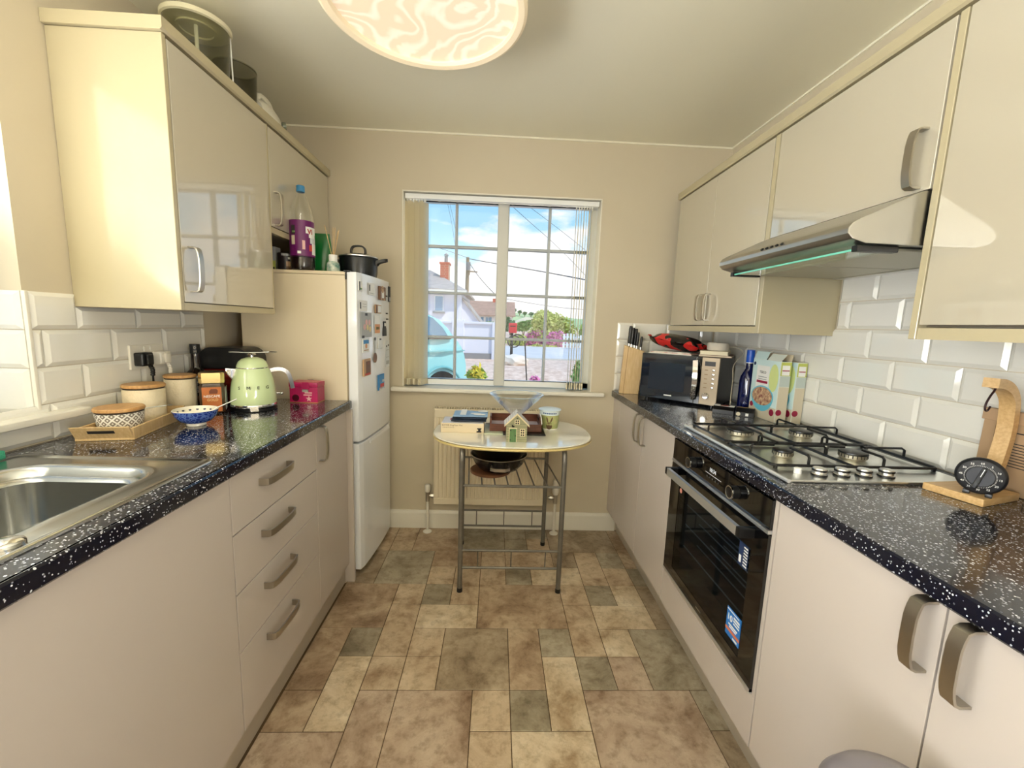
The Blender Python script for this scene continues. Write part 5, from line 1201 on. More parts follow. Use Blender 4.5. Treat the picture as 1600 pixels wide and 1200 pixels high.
# blue bowl
bb = (-1.022, 1.452, WZ)
t = thing('bowl', 'small blue patterned bowl with white foot and inside', 'bowl', bb)
def bluebowl():
    m = mat('blue_pattern_glaze', (34, 62, 150), .12, coat=.4); n = m.node_tree.nodes; l = m.node_tree.links; b = n['Principled BSDF']
    tc = n.new('ShaderNodeTexCoord'); v = n.new('ShaderNodeTexVoronoi'); v.feature = 'DISTANCE_TO_EDGE'; v.inputs['Scale'].default_value = 95; l.new(tc.outputs['Object'], v.inputs['Vector'])
    r = n.new('ShaderNodeValToRGB'); r.color_ramp.elements[0].position = .05; r.color_ramp.elements[1].position = .16; r.color_ramp.elements[0].color = lin((92, 124, 196)); r.color_ramp.elements[1].color = lin((28, 52, 142)); l.new(v.outputs['Distance'], r.inputs[0]); l.new(r.outputs[0], b.inputs['Base Color']); return m
M_porc = mat('white_porcelain', (236, 230, 214), .12, coat=.3)
obj('outside', MB().lathe([(.028, .009), (.045, .016), (.060, .034), (.066, .054), (.0645, .054)], 44, c=bb, cap=False), bluebowl(), t)
obj('foot', MB().lathe([(.027, 0), (.0285, .002), (.0275, .011), (0, .011)], 36, c=bb), M_porc, t)
obj('inside', MB().lathe([(.0662, .0545), (.0645, .0558), (.058, .034), (.043, .018), (0, .013)], 44, c=bb, cap=False), M_porc, t)
for k in range(18):
    a = 2 * PI * k / 18; r = .0605; p = Vector((bb[0] + r * math.cos(a), bb[1] + r * math.sin(a), bb[2] + .044))
    obj('dot_print', MB().lathe([(.0042, 0), (.0042, .0006), (.0022, .0008)], 10, mat=frame(p, (-math.sin(a), math.cos(a), 0), (math.cos(a) * .45, math.sin(a) * .45, .9))), mat('dot_ink', (70, 74, 96), .4) if 'dot_ink' not in MATS else MATS['dot_ink'], t)
obj('teaspoon', MB().tube([(bb[0] + .02, bb[1] - .01, WZ + .028), (bb[0] + .065, bb[1] + .012, WZ + .060), (bb[0] + .115, bb[1] + .04, WZ + .086)], [.003, .0016, .0022], 8).ball((bb[0] + .012, bb[1] - .014, WZ + .024), .009, 2, (1.2, .8, .35)), M_steel, None, 'thin silver spoon resting in the blue bowl', 'spoon', base=(bb[0], bb[1], WZ + .03))
# coffee jar
jc = Vector((-1.098, 1.662, WZ)); jf = Vector((.45, -.89, 0)).normalized(); ja = math.atan2(jf.y, jf.x) + PI / 2
JM = Matrix.Translation(jc) @ Matrix.Rotation(ja, 4, 'Z')
t = thing('coffee_jar', 'glass coffee jar with gold lid and orange label', 'jar', jc)
jar = MB()
def oct_(w, z, c=.28): 
    a = w / 2; k = a * (1 - c)
    return [JM @ Vector(p) for p in ((k, -a, z), (a, -k, z), (a, k, z), (k, a, z), (-k, a, z), (-a, k, z), (-a, -k, z), (-k, -a, z))]
jar.loops([oct_(.074, 0), oct_(.08, .004), oct_(.083, .06), oct_(.082, .105), oct_(.074, .116)])
obj('jar', jar, mat('coffee_jar_glass', (62, 40, 28), .08, spec=.7), t)
obj('lid', MB().loops([oct_(.078, .1165), oct_(.082, .119), oct_(.083, .15), oct_(.080, .157), oct_(.07, .159)]), mat('gold_lid', (226, 202, 146), .2, .9), t)
JF = lambda x, z, o=.0006: JM @ frame((x, -.0416 - o, z), (1, 0, 0), (0, 0, 1))
lb = obj('label', card(JF(0, .056), .062, .094), mat('orange_label', (196, 112, 52), .45), t)
obj('label_side', MB().box(0, .0008, -.03, .03, .012, .1, mat=JM @ Matrix.Translation((.0415, 0, 0))), mat('label_grey', (190, 192, 188), .45), t)
text('lettering', 'NESCAFE', .0128, JF(0, .064, .0013), M_bw, lb, 'CENTER', bold=.0002)
text('lettering', 'GOLD', .013, JF(.002, .050, .0013), mat('gold_text', (240, 214, 150), .4), lb, 'CENTER')
text('lettering', '6,6', .0085, JF(.002, .029, .0013), M_crim, lb, 'CENTER')
obj('cup_print', MB().prism([(-.012, 0), (.014, 0), (.016, .012), (.012, .018), (-.006, .018), (-.012, .010)], 'z', 0, .0004, mat=JF(.004, .078, .0013)), mat('brown_cup_print', (120, 62, 34), .5), lb)
# brown bottle
bc = (-1.226, 1.762, WZ)
t = thing('bottle', 'dark brown rum bottle with white neck lettering by the wall', 'bottle', bc)
M_brown = mat('dark_brown_glass', (30, 18, 14), .08, spec=.7)
obj('glass', MB().lathe([(.036, 0), (.04, .004), (.04, .118), (.036, .136), (.022, .152), (.0165, .165), (.0155, .225), (0, .225)], 36, c=bc), M_brown, t)
obj('cap', MB().lathe([(.0172, .218), (.018, .22), (.018, .254), (.0165, .256), (0, .256)], 28, c=bc), M_black, t)
for s, z in (('D', .238), ('M', .222), ('F', .206)):
    wpn = wrap((bc[0], bc[1], bc[2]), .0185, .0185, 1)
    text('lettering', s, .013, None, M_cside, t, 'CENTER', warp=lambda co, z=z, wpn=wpn: wpn(co.x, z + co.y, .0004))
for s, z in (('DEAD', .098), ("MAN'S", .080), ('FINGERS', .062)):
    wpn = wrap((bc[0], bc[1], bc[2]), .0402, .0402, 1)
    text('lettering', s, .015, None, M_cside, t, 'CENTER', warp=lambda co, z=z, wpn=wpn: wpn(co.x, z + co.y, .0004))
obj('label', MB().loops([[wrap(bc, .0402, .0402, 1)(x, z, .0003) for x in (-.04, -.02, 0, .02, .04)] + [wrap(bc, .0402, .0402, 1)(x, z - .028, .0003) for x in (.04, .02, 0, -.02, -.04)] for z in (.048, .0479)]), mat('amber_label', (150, 96, 44), .5), t)
# bread bin
t = thing('bread_bin', 'dark red ribbed bread bin with rounded black top behind the kettle', 'bread bin', (-1.15, 1.89, WZ))
M_dred = mat('dark_red_enamel', (120, 22, 18), .3)
x0, x1, y0, y1 = -1.262, -1.052, 1.832, 1.966
bb_ = MB().box(x0, x1, y0, y1, WZ + .006, 1.058, bev=.012, seg=3)
for k in range(8): bb_.box(x0 + .004, x1 - .004, y0 - .0015, y0 + .004, .935 + .015 * k, .939 + .015 * k, bev=.001, seg=1)
obj('bin_body', bb_, M_dred, t)
P = [(x0 - .002, 1.058), (x1 + .002, 1.058)] + [(x1 + .002 - .055 + .055 * math.cos(a), 1.095 + .055 * math.sin(a)) for a in [rad(10 * k) for k in range(0, 10)]] + [(x0 - .002 + .055 - .055 * math.cos(a), 1.095 + .055 * math.sin(a)) for a in [rad(90 - 10 * k) for k in range(0, 10)]]
obj('top', MB().prism(P, 'y', y0 - .002, y1, bev=.003), M_black, t)
obj('base', MB().box(x0 + .004, x1 - .004, y0 + .004, y1 - .004, WZ, WZ + .008), M_black, t)
obj('knob', MB().ball((x0 + .02, y0 - .007, 1.05), .007, 2), M_chrome, t)
# kettle
kc = Vector((-.985, 1.735, WZ))
t = thing('kettle', 'pastel green retro kettle with chrome handle and lettering', 'kettle', kc)
M_mint = mat('pastel_green_enamel', (206, 224, 172), .1, coat=.5)
obj('power_base', MB().lathe([(.08, 0), (.083, .003), (.083, .011), (.076, .014), (0, .014)], 44, c=kc), M_black, t)
obj('chrome_ring', MB().lathe([(.076, .0142), (.0825, .016), (.084, .021), (.0825, .0275), (.078, .028)], 48, c=kc), M_chrome, t)
kp = [(.0815, .0275), (.0825, .034), (.0815, .06), (.0785, .095), (.073, .125), (.066, .15), (.058, .1685), (.056, .1705)]
obj('body', MB().lathe(kp, 56, c=kc), M_mint, t)
obj('seam', MB().lathe([(.056, .170), (.0575, .1705), (.0575, .1735), (.055, .174)], 48, c=kc), M_chrome, t)
obj('lid', MB().lathe([(.0565, .1735), (.0555, .180), (.049, .195), (.037, .206), (.02, .212), (0, .2135)], 48, c=kc), M_mint, t)
obj('lid_knob', MB().lathe([(.006, .212), (.006, .219), (.0145, .221), (.0155, .225), (.012, .228), (0, .2285)], 28, c=kc), M_chrome, t)
kf = Vector((-kc.x, -kc.y, 0)).normalized(); kr = Vector((0, 0, 1)).cross(kf)
def KP(s, z, f=0): return kc + kr * s + kf * f + Vector((0, 0, z))
obj('handle', MB().tube(smooth_path([KP(.062, .158), KP(.085, .163), KP(.108, .160), KP(.126, .145), KP(.136, .115), KP(.142, .080)], 6), .009, 10, flat=(.012, .0075), up=tuple(kf)), M_chrome, t)
obj('spout', MB().prism([(-.056, .168), (-.092, .172), (-.088, .150), (-.066, .118), (-.060, .118)], 'y', -.018, .018, bev=.004, mat=Matrix(((kr.x, kf.x, 0, kc.x), (kr.y, kf.y, 0, kc.y), (0, 0, 1, kc.z), (0, 0, 0, 1)))), M_chrome, t)
obj('lever', MB().tube([KP(.076, .062), KP(.098, .060)], .003, 8).ball(KP(.101, .060), .0065, 2), M_chrome, t)
obj('front_tab', MB().box(-.015, .015, 0, .006, 0, .024, bev=.002, mat=Matrix(((kr.x, kf.x, 0, KP(0, 0, .079).x), (kr.y, kf.y, 0, KP(0, 0, .079).y), (0, 0, 1, WZ + .003), (0, 0, 0, 1)))), M_chrome, t)
kw = wrap(kc, .0793, .0778, .03)
for k, ch in enumerate('SMEG'):
    text('lettering', ch, .0165, None, mat('chrome_letter', (46, 48, 46), .25, .3) if 'chrome_letter' not in MATS else MATS['chrome_letter'], t, 'CENTER', ext=.0012, sx=1.15,
         warp=lambda co, k=k: wrap(Vector((kc.x, kc.y, WZ + .092)), .0788, .0768, .0165)(-.051 + .034 * k + co.x, co.y, .0022 + co.z))
obj('teaspoon', MB().tube([KP(-.068, .2335, .004), KP(-.02, .2315, .004), KP(.03, .2315, .004), KP(.06, .2325, .004)], [.0022, .0015, .002, .0034], 8).ball(KP(.076, .2335, .004), .0135, 2, (1.2, .7, .22)).ball(KP(-.072, .2338, .004), .0062, 2, (1, 1, .5)), M_steel, None, 'teaspoon lying across the lid knob of the green kettle', 'spoon', base=KP(0, .2315))
# pink tin
x0, x1, y0, y1, h = -.915, -.792, 1.886, 1.964, .092
t = thing('biscuit_tin', 'small bright pink metal tin with clasp beside the fridge', 'tin', ((x0 + x1) / 2, 1.92, WZ))
M_pinkt = mat('magenta_tin', (186, 24, 92), .3, var=.25, vs_=22)
obj('tin_body', MB().box(x0, x1, y0, y1, WZ, WZ + .07, bev=.003), M_pinkt, t)
obj('base_rim', MB().box(x0 - .001, x1 + .001, y0 - .001, y1 + .001, WZ, WZ + .0035, bev=.001, seg=1), mat('rim_gold', (214, 150, 110), .35, .6), t)
ld = obj('lid', MB().box(x0 - .002, x1 + .002, y0 - .002, y1 + .002, WZ + .07, WZ + h, bev=.004), M_pinkt, t)
obj('lid_top', MB().box(x0 + .006, x1 - .006, y0 + .006, y1 - .006, WZ + h, WZ + h + .0012, bev=.0005, seg=1), mat('rose_print', (196, 96, 104), .35), ld)
obj('clasp', MB().box(-.859, -.828, y0 - .006, y0 - .001, WZ + .062, WZ + h + .002, bev=.0015, seg=1), M_pinkt, t)
obj('clasp_loop', MB().box(-.857, -.830, y0 - .007, y0 - .0005, WZ + .05, WZ + .061, bev=.001, seg=1), M_nickel, t)
obj('hinge_loop', MB().box(-.868, -.842, y1 + .001, y1 + .005, WZ + h - .006, WZ + h + .004), M_nickel, t)
TF = lambda x, z: frame((x, y0 - .0006, z), (1, 0, 0), (0, 0, 1))
obj('print', MB().lathe([(.0155, 0), (.0155, .0005), (0, .0005)], 22, mat=TF(-.888, WZ + .022)), mat('dark_plum', (70, 8, 26), .3), t)
obj('print', card(TF(-.832, WZ + .046), .032, .006, .0005), M_fr['pink'], t); obj('print', card(TF(-.835, WZ + .036), .036, .005, .0005), M_fr['pink'], t)
star = []
for k in range(10): a = PI / 2 + PI * k / 5; r = .014 if k % 2 == 0 else .006; star.append((r * math.cos(a), r * math.sin(a)))
obj('print', MB().prism(star, 'z', 0, .0005, mat=TF(-.83, WZ + .019)), M_fr['pink'], t)
# sockets
t = thing('socket', 'white double wall socket on the left wall tiles', 'socket', (XL + .008, 1.578, 1.128))
obj('face_plate', MB().box(XL + .0078, XL + .0165, 1.505, 1.652, 1.086, 1.172, bev=.002), M_white, t)
for y in (1.565, 1.592): obj('switch', MB().box(XL + .0165, XL + .02, y - .005, y + .005, 1.148, 1.166, bev=.001, seg=1), M_white, t)
def plug(label, y, m):
    t = thing('plug', label, 'plug', (XL + .017, y, 1.122))
    obj('body', MB().box(XL + .0168, XL + .048, y - .026, y + .026, 1.098, 1.146, bev=.007, seg=3), m, t)
    obj('grip', MB().box(XL + .048, XL + .058, y - .013, y + .013, 1.104, 1.140, bev=.004), m, t)
    rr = MB()
    P = smooth_path([(XL + .045, y + .006, 1.104), (XL + .050, y + .012, 1.086), (XL + .048, y + .014, 1.062)], 6)
    rr.tube(P, [.0075 if k % 2 else .006 for k in range(len(P))], 10)
    obj('strain_relief', rr, m, t)
    obj('cable', MB().tube(smooth_path([(XL + .048, y + .014, 1.062), (XL + .043, y + .02, 1.0), (XL + .034, y + .028, .95), (XL + .026, y + .04, .9155), (XL + .02, y + .07, .9145)], 6), .0033, 8), m, t)
plug('black plug in the nearer half of the wall socket', 1.540, M_black)
plug('white plug in the farther half of the wall socket', 1.622, M_white)
# sponge, sill ornament
obj('sponge', MB().box(-1.272, -1.226, .985, 1.07, WZ, WZ + .022, bev=.004), mat('teal_sponge', (72, 176, 140), .9, bump=.6, bs=200), None, 'teal green sponge behind the sink', 'sponge', base=(-1.25, 1.03, WZ))
t = thing('twig_ornament', 'small purple twig ornament on the sink window sill', 'ornament', (-1.318, 1.07, .9975))
M_purp = mat('purple_wire', (120, 84, 128), .5)
obj('foot', MB().lathe([(.012, 0), (.012, .004), (.004, .006), (0, .006)], 18, c=(-1.318, 1.07, .9975)), M_purp, t)
obj('stem', MB().tube(smooth_path([(-1.318, 1.07, 1.0), (-1.317, 1.073, 1.03), (-1.312, 1.082, 1.048), (-1.305, 1.09, 1.05), (-1.302, 1.094, 1.044)], 6), .0022, 8).ball((-1.302, 1.095, 1.042), .004, 2).tube(smooth_path([(-1.318, 1.072, 1.028), (-1.32, 1.06, 1.04), (-1.318, 1.055, 1.05)], 5), .0015, 6).ball((-1.312, 1.08, 1.056), .0035, 2), M_purp, t)

# ================================================================== ON TOP OF THE FRIDGE AND CABINETS
FZ = FH + .0006
def bottle_big():
    c = Vector((-.925, 2.085, FZ))
    t = thing('drink_bottle', 'large clear plastic squash bottle with purple label and blue cap', 'bottle', c)
    pr_ = [(.036, 0), (.05, .006), (.0535, .02), (.0535, .21), (.052, .235), (.045, .275), (.034, .312), (.022, .340), (.0165, .352), (.0155, .366)]
    obj('bottle', MB().lathe([(0, .002)] + pr_, 40, c=c), glass('plastic_clear', (.95, .955, .94), 1, 1.5, 2.2), t)
    obj('cap', MB().lathe([(.0165, .356), (.0185, .358), (.0185, .382), (.0165, .385), (0, .385)], 30, c=c), mat('cap_sky', (52, 130, 180), .4), t)
    obj('squash', MB().lathe([(.035, .004), (.048, .008), (.0518, .022), (.0518, .06), (0, .06)], 36, c=c), mat('dark_squash', (24, 8, 16), .1), t)
    obj('label', MB().lathe([(.0541, .066), (.0543, .067), (.0543, .224), (.0541, .225)], 48, c=c, cap=False), mat('purple_label', (104, 24, 96), .35), t)
    w_ = wrap(c, .0545, .0545, 1)
    def pv(nm, x0, x1, z0, z1, m, o=.0005, k=4):
        xs = [x0 + (x1 - x0) * i / k for i in range(k + 1)]
        mm = MB()
        for a, b in zip(xs, xs[1:]): mm.quad(w_(a, z0, o), w_(b, z0, o), w_(b, z1, o), w_(a, z1, o))
        return obj(nm, mm, m, t)
    pv('white_print', .016, .075, .168, .198, M_bw); pv('white_print', .03, .07, .15, .168, M_bw); pv('pale_print', .036, .075, .125, .15, M_fr['pale'])
    pv('white_print', .045, .08, .075, .125, M_bw); pv('fruit_print', .03, .046, .09, .118, M_fr['red'])
    pv('barcode', -.05, -.032, .115, .155, M_cside); pv('dark_print', -.05, -.03, .16, .2, M_ink); pv('green_print', -.045, -.03, .168, .176, M_fr['green'])
    pv('text_block', .0, .012, .095, .135, M_fr['pink']); pv('white_print', -.022, -.006, .075, .087, M_bw)
    text('lettering', 'Vi', .028, None, M_fr['red'], t, warp=lambda co: w_(.024 + co.x * 1.1, .166 + co.y * 1.1 + co.x * .05, .0012), bold=.001)
bottle_big()
c = (-.905, 2.235, FZ)
t = thing('food_bag', 'glossy green food pouch standing behind the squash bottle', 'bag', c)
M_gbag = mat('green_pouch', (16, 110, 46), .22, spec=.7, bump=.15, bs=30)
obj('pouch', MB().loops([[(c[0] + w * math.cos(2 * PI * k / 20) + sx_, c[1] + d * math.sin(2 * PI * k / 20), FZ + z) for k in range(20)] for w, d, z, sx_ in ((.05, .028, 0, 0), (.058, .034, .02, 0), (.058, .032, .10, .002), (.055, .022, .15, .002), (.053, .008, .185, .0), (.052, .003, .205, -.002))]), M_gbag, t)
obj('side_seam', MB().box(c[0] - .057, c[0] - .046, c[1] - .036, c[1] - .03, FZ + .004, FZ + .17), mat('silver_seam', (150, 150, 128), .4, .5), t)
c = Vector((-.797, 2.12, FZ))
t = thing('reed_diffuser', 'glass reed diffuser with white neck and wooden sticks', 'diffuser', c)
M_leafg = mat('leaf_print_glass', (214, 220, 206), .12, col2=(70, 128, 118), vs_=42)
obj('bottle', MB().lathe([(.028, 0), (.031, .003), (.031, .035), (.028, .047), (.022, .055), (.0, .056)], 32, c=c), M_leafg, t)
obj('neck', MB().lathe([(.020, .053), (.0195, .054), (.0195, .085), (.018, .087), (.012, .0872), (0, .075)], 28, c=c), M_bw, t)
for k, (dx, dy) in enumerate(((-.030, .0), (-.004, .015), (.012, -.005), (.022, .01), (.016, .015))):
    obj('reed', MB().cyl(c + Vector((dx * .12, dy * .1, .07)), c + Vector((dx * 1.2, dy * 1.2, .222 - .005 * k)), .0016, 8), M_wood2, t)
c = Vector((-.735, 2.305, FZ))
t = thing('stock_pot', 'black stock pot with glass lid and looped handles on the fridge', 'pot', c)
M_bpot = mat('black_pot', (18, 22, 24), .28)
obj('pot_body', MB().lathe([(.082, 0), (.09, .004), (.094, .03), (.095, .096), (.099, .102), (.094, .103), (.09, .09), (0, .09)], 48, c=c), M_bpot, t)
obj('lid_rim', MB().lathe([(.0985, .1025), (.099, .107), (.092, .11)], 48, c=c), M_steel, t)
obj('lid', MB().lathe([(.092, .1095), (.07, .118), (.03, .125), (0, .126)], 48, c=c), mat('smoked_lid', (70, 68, 60), .08, spec=.8), t)
obj('lid_handle', MB().tube(smooth_path([c + Vector((-.038, 0, .124)), c + Vector((-.034, 0, .150)), c + Vector((-.018, 0, .162)), c + Vector((.018, 0, .162)), c + Vector((.034, 0, .148)), c + Vector((.036, 0, .124))], 5), .006, 8, flat=(.009, .004), up=(0, 1, 0)), M_black, t)
for s in (1, -1):
    obj('side_handle', MB().tube(smooth_path([c + Vector((s * .09, -.018, .07)), c + Vector((s * .105, -.018, .085)), c + Vector((s * .138, -.014, .094)), c + Vector((s * .148, 0, .096)), c + Vector((s * .138, .014, .094)), c + Vector((s * .105, .018, .085)), c + Vector((s * .09, .018, .07))], 4), .005, 8, flat=(.007, .0035), up=(0, 0, 1)), M_black, t)
c = (-1.02, 2.12, FZ)
t = thing('tin_can', 'dark printed food tin in the gap beside the squash bottle', 'can', c)
obj('can', MB().lathe([(.036, 0), (.0375, .002), (.0375, .082), (.036, .084), (.033, .083), (0, .082)], 32, c=c), mat('dark_can', (40, 32, 34), .35), t)
w_ = wrap(c, .0378, .0378, 1)
for (x0, x1, z0, z1, m) in ((-.02, .02, .07, .08, M_fr['grey']), (.0, .026, .01, .045, M_fr['tan']), (.0, .026, .006, .022, M_fr['brown']), (.008, .018, .055, .064, M_bw)):
    mm = MB()
    for i in range(4): a = x0 + (x1 - x0) * i / 4; b = x0 + (x1 - x0) * (i + 1) / 4; mm.quad(w_(a, z0, .0004), w_(b, z0, .0004), w_(b, z1, .0004), w_(a, z1, .0004))
    obj('print', mm, m, t)
t = thing('carton', 'grey and lime food carton at the back of the fridge top', 'carton', (-1.09, 2.15, FZ))
obj('carton', MB().box(-1.125, -1.068, 2.12, 2.17, FZ, FZ + .115, bev=.002, seg=1), M_fr['grey'], t)
obj('lime_print', MB().box(-1.124, -1.069, 2.1194, 2.12, FZ + .004, FZ + .05), M_lime, t)
obj('dark_print', MB().box(-1.115, -1.075, 2.1188, 2.1194, FZ + .006, FZ + .02), M_ink, t)

TZ2 = 2.1055
M_cl2 = glass('clear_plastic', (.80, .80, .72), .9, 1.4)
c = (-1.075, 1.665, TZ2)
t = thing('mixing_bowl', 'clear food processor bowl with disc lid on top of the left cabinet', 'food processor', c)
obj('bowl', MB().lathe([(.085, 0), (.09, .003), (.098, .165), (.095, .165), (.087, .006), (0, .005)], 40, c=c), M_cl2, t)
obj('lid', MB().lathe([(.096, .165), (.104, .168), (.104, .182), (.098, .186), (.05, .187), (.046, .181), (.03, .18), (.0, .18)], 48, c=c), mat('cream_plastic', (226, 220, 190), .35), t)
obj('lid_ring', MB().lathe([(.05, .160), (.06, .160), (.06, .165), (.05, .165), (.05, .160)], 40, c=c), MATS['cream_plastic'], t)
obj('shaft', MB().cyl((c[0] + .01, c[1] - .02, TZ2 + .004), (c[0] + .01, c[1] - .02, TZ2 + .166), .006, 14), M_bw, t)
obj('side_rod', MB().cyl((c[0] + .088, c[1] + .045, TZ2 + .01), (c[0] + .086, c[1] + .044, TZ2 + .166), .0025, 10), M_bw, t)
c = (-1.06, 1.853, TZ2)
t = thing('plastic_jug', 'smoky clear plastic jug behind the food processor bowl', 'jug', c)
obj('jug', MB().lathe([(.066, 0), (.07, .003), (.074, .14), (.071, .14), (.067, .006), (0, .005)], 40, c=c), glass('smoky_plastic', (.62, .61, .53), .8, 1.4), t)
obj('rim', MB().lathe([(.0705, .1385), (.0755, .1385), (.0755, .143), (.0705, .143), (.0705, .1385)], 40, c=c), M_cl2, t)
t = thing('hand_mixer', 'white rounded hand mixer lying at the far end of the cabinet top', 'mixer', (-1.05, 2.05, TZ2))
obj('body', MB().loops([[(-1.05 + w * math.cos(2 * PI * k / 20), y, TZ2 + zc_ + hh * math.sin(2 * PI * k / 20)) for k in range(20)] for y, w, hh, zc_ in ((1.955, .012, .018, .045), (1.962, .034, .042, .046), (1.99, .044, .05, .052), (2.05, .046, .052, .053), (2.10, .042, .046, .048), (2.135, .03, .03, .036), (2.142, .012, .012, .03))]), mat('white_plastic', (228, 224, 206), .3), t)
obj('grip', MB().tube(smooth_path([(-1.05, 1.99, TZ2 + .095), (-1.05, 2.0, TZ2 + .118), (-1.05, 2.05, TZ2 + .125), (-1.05, 2.09, TZ2 + .112), (-1.05, 2.105, TZ2 + .085)], 5), .011, 10), MATS['white_plastic'], t)
obj('dial', MB().cyl((-1.014, 2.12, TZ2 + .05), (-1.000, 2.128, TZ2 + .052), .016, 20), mat('green_grey', (120, 126, 104), .3), t)

# ================================================================== OUTSIDE THE WINDOW
def ground_z(y): 
    s = min(1, max(0, (y - 7.0) / 1.8)); return .44 * s * s * (3 - 2 * s)
g = bmesh.new(); xs = [-40, -8, -2.2, -1, 0, 1, 2.5, 5, 12, 40]; ys = [2.79, 4, 6, 6.8, 7.0, 7.3, 7.6, 7.9, 8.2, 8.5, 8.8, 9.5, 12, 20, 40, 90]
V = [[g.verts.new((x, y, ground_z(y) - .02)) for y in ys] for x in xs]
for i in range(len(xs) - 1):
    for j in range(len(ys) - 1): g.faces.new((V[i][j], V[i + 1][j], V[i + 1][j + 1], V[i][j + 1]))
m = MB(); m.bm.free(); m.bm = g
struct('ground', m, mat('gravel_bed', (238, 212, 194), .9, col2=(206, 172, 150), vs_=9))
struct('road', MB().box(-2, 30, 10.9, 17.2, .40, .432), mat('pale_tarmac', (212, 210, 210), .8, var=.1, vs_=2))
struct('trim_4', MB().box(.2, 30, 10.75, 10.9, .36, .46, bev=.02), mat('kerb', (200, 196, 190), .8))
M_render = mat('white_render', (226, 226, 236), .8)
t = thing('garden_wall', 'low white rendered garden wall behind the parked car', 'wall', (-1, 10.6, .42))
obj('wall_panel', MB().box(-4.5, -.02, 10.45, 10.65, .40, 1.27, bev=.01), M_render, t)
obj('plinth_course', MB().box(-4.5, .0, 10.42, 10.68, .38, .56, bev=.01), mat('grey_plinth', (140, 140, 142), .9), t)
obj('coping', MB().box(-4.52, .0, 10.40, 10.70, 1.27, 1.33, bev=.012), M_render, t)
obj('pier', MB().box(-1.10, -.80, 10.38, 10.72, .40, 1.37, bev=.015), M_render, t)
obj('end_pier', MB().box(-.12, .16, 10.38, 10.72, .40, 1.33, bev=.015), M_render, t)

# --- parked car, side on, tail to the right
M_paint = mat('mint_paint', (150, 214, 216), .15, coat=.6)
M_cglass = mat('car_glass', (96, 128, 150), .05, spec=.8)
M_tyre = mat('tyre', (26, 26, 28), .8)
cx0, cyc, cz = -.36, 6.35, .03
car = thing('car', 'small mint blue hatchback parked beside the garden wall', 'car', (cx0 - 1.7, cyc, 0))
side = [(0, .42), (0, .62), (-.04, .80), (-.10, .93), (-.17, 1.03), (-.23, 1.10), (-.31, 1.22), (-.44, 1.35), (-.64, 1.43), (-1.0, 1.47), (-1.5, 1.48), (-1.9, 1.43), (-2.2, 1.30), (-2.5, 1.05), (-2.75, .98), (-3.2, .90), (-3.42, .78), (-3.5, .6), (-3.5, .35), (-3.1, .25), (-.25, .25), (-.05, .30)]
hw = .80
rings = []
for q in range(9):
    f = -1 + 2 * q / 8; k = 1 - .10 * abs(f) ** 4
    rg = []
    for x, z in side:
        zz = z; xx = x
        tum = max(0, (z - .95) / .5)
        yy = f * hw * (1 - .16 * tum)
        xx = (x + 1.75) * (1 - .05 * abs(f) ** 3) - 1.75; zz = .75 + (z - .75) * k
        rg.append((cx0 + xx, cyc + yy, cz + zz))
    rings.append(rg)
obj('body', MB().loops(rings), M_paint, car, ang=40)
ynear = cyc - hw * .99
def side_panel(nm, poly, m, th=.012, d0=0.0):
    mm = MB(); a = []; b = []
    for x, z in poly:
        tum = max(0, (z - .95) / .5); y = cyc - hw * (1 - .16 * tum) - d0
        a.append((cx0 + x, y - th, cz + .75 + (z - .75) * .92)); b.append((cx0 + x, y + .05, cz + .75 + (z - .75) * .92))
    mm.loops([a, b]); return obj(nm, mm, m, car)
side_panel('window', [(-.40, 1.08), (-.48, 1.22), (-.62, 1.36), (-.80, 1.42), (-1.02, 1.44), (-1.03, 1.06)], M_cglass)
side_panel('window', [(-1.08, 1.06), (-1.08, 1.44), (-1.6, 1.45), (-1.95, 1.38), (-2.3, 1.08)], M_cglass)
side_panel('window_seal', [(-.36, 1.045), (-.36, 1.065), (-2.35, 1.045), (-2.35, 1.03)], M_tyre, .016)
side_panel('door_line', [(-1.045, .35), (-1.045, 1.04), (-1.055, 1.04), (-1.055, .35)], M_tyre, .006)
side_panel('crease', [(-.12, .86), (-.12, .875), (-3.2, .845), (-3.2, .83)], mat('mint_shadow_line', (118, 186, 190), .3), .008)
obj('door_handle', MB().box(cx0 - 1.32, cx0 - 1.12, ynear - .05, ynear + .03, .80, .835, bev=.012), M_chrome, car)
obj('handle_cup', MB().lathe([(.05, 0), (.05, .004), (0, .004)], 20, mat=frame((cx0 - 1.2, ynear + .002, .80), (1, 0, 0), (0, 0, 1))), MATS['mint_shadow_line'], car)
for x in (-.52, -2.85):
    for y in (cyc - hw * .93, cyc + hw * .93):
        w_ = obj('wheel', MB().lathe([(.16, -.08), (.29, -.085), (.30, -.05), (.30, .05), (.29, .085), (.16, .08)], 32, mat=frame((cx0 + x, y, .30), (1, 0, 0), (0, 0, 1))), M_tyre, car)
        obj('hub_cap', MB().lathe([(.17, -.09), (.17, .09), (.1, .10), (0, .10)], 24, mat=frame((cx0 + x, y, .30), (1, 0, 0), (0, 0, 1))), M_nickel, w_)
    obj('wheel_arch', MB().tube([(cx0 + x + .36 * math.cos(a), ynear - .004, .30 + .36 * math.sin(a)) for a in [rad(10 * k) for k in range(0, 19)]], .02, 8), MATS['mint_shadow_line'], car)
obj('tail_lamp', MB().box(cx0 - .09, cx0 + .0, cyc - hw * .78, cyc - hw * .64, .74, .9, bev=.02), M_fr['red'], car)
obj('bumper', MB().box(cx0 - .3, cx0 + .04, cyc - hw * .88, cyc + hw * .88, .32, .52, bev=.05, seg=3), M_paint, car)

car.rotation_euler[2] = rad(44); car.location = (-2.16, 5.72, 0)

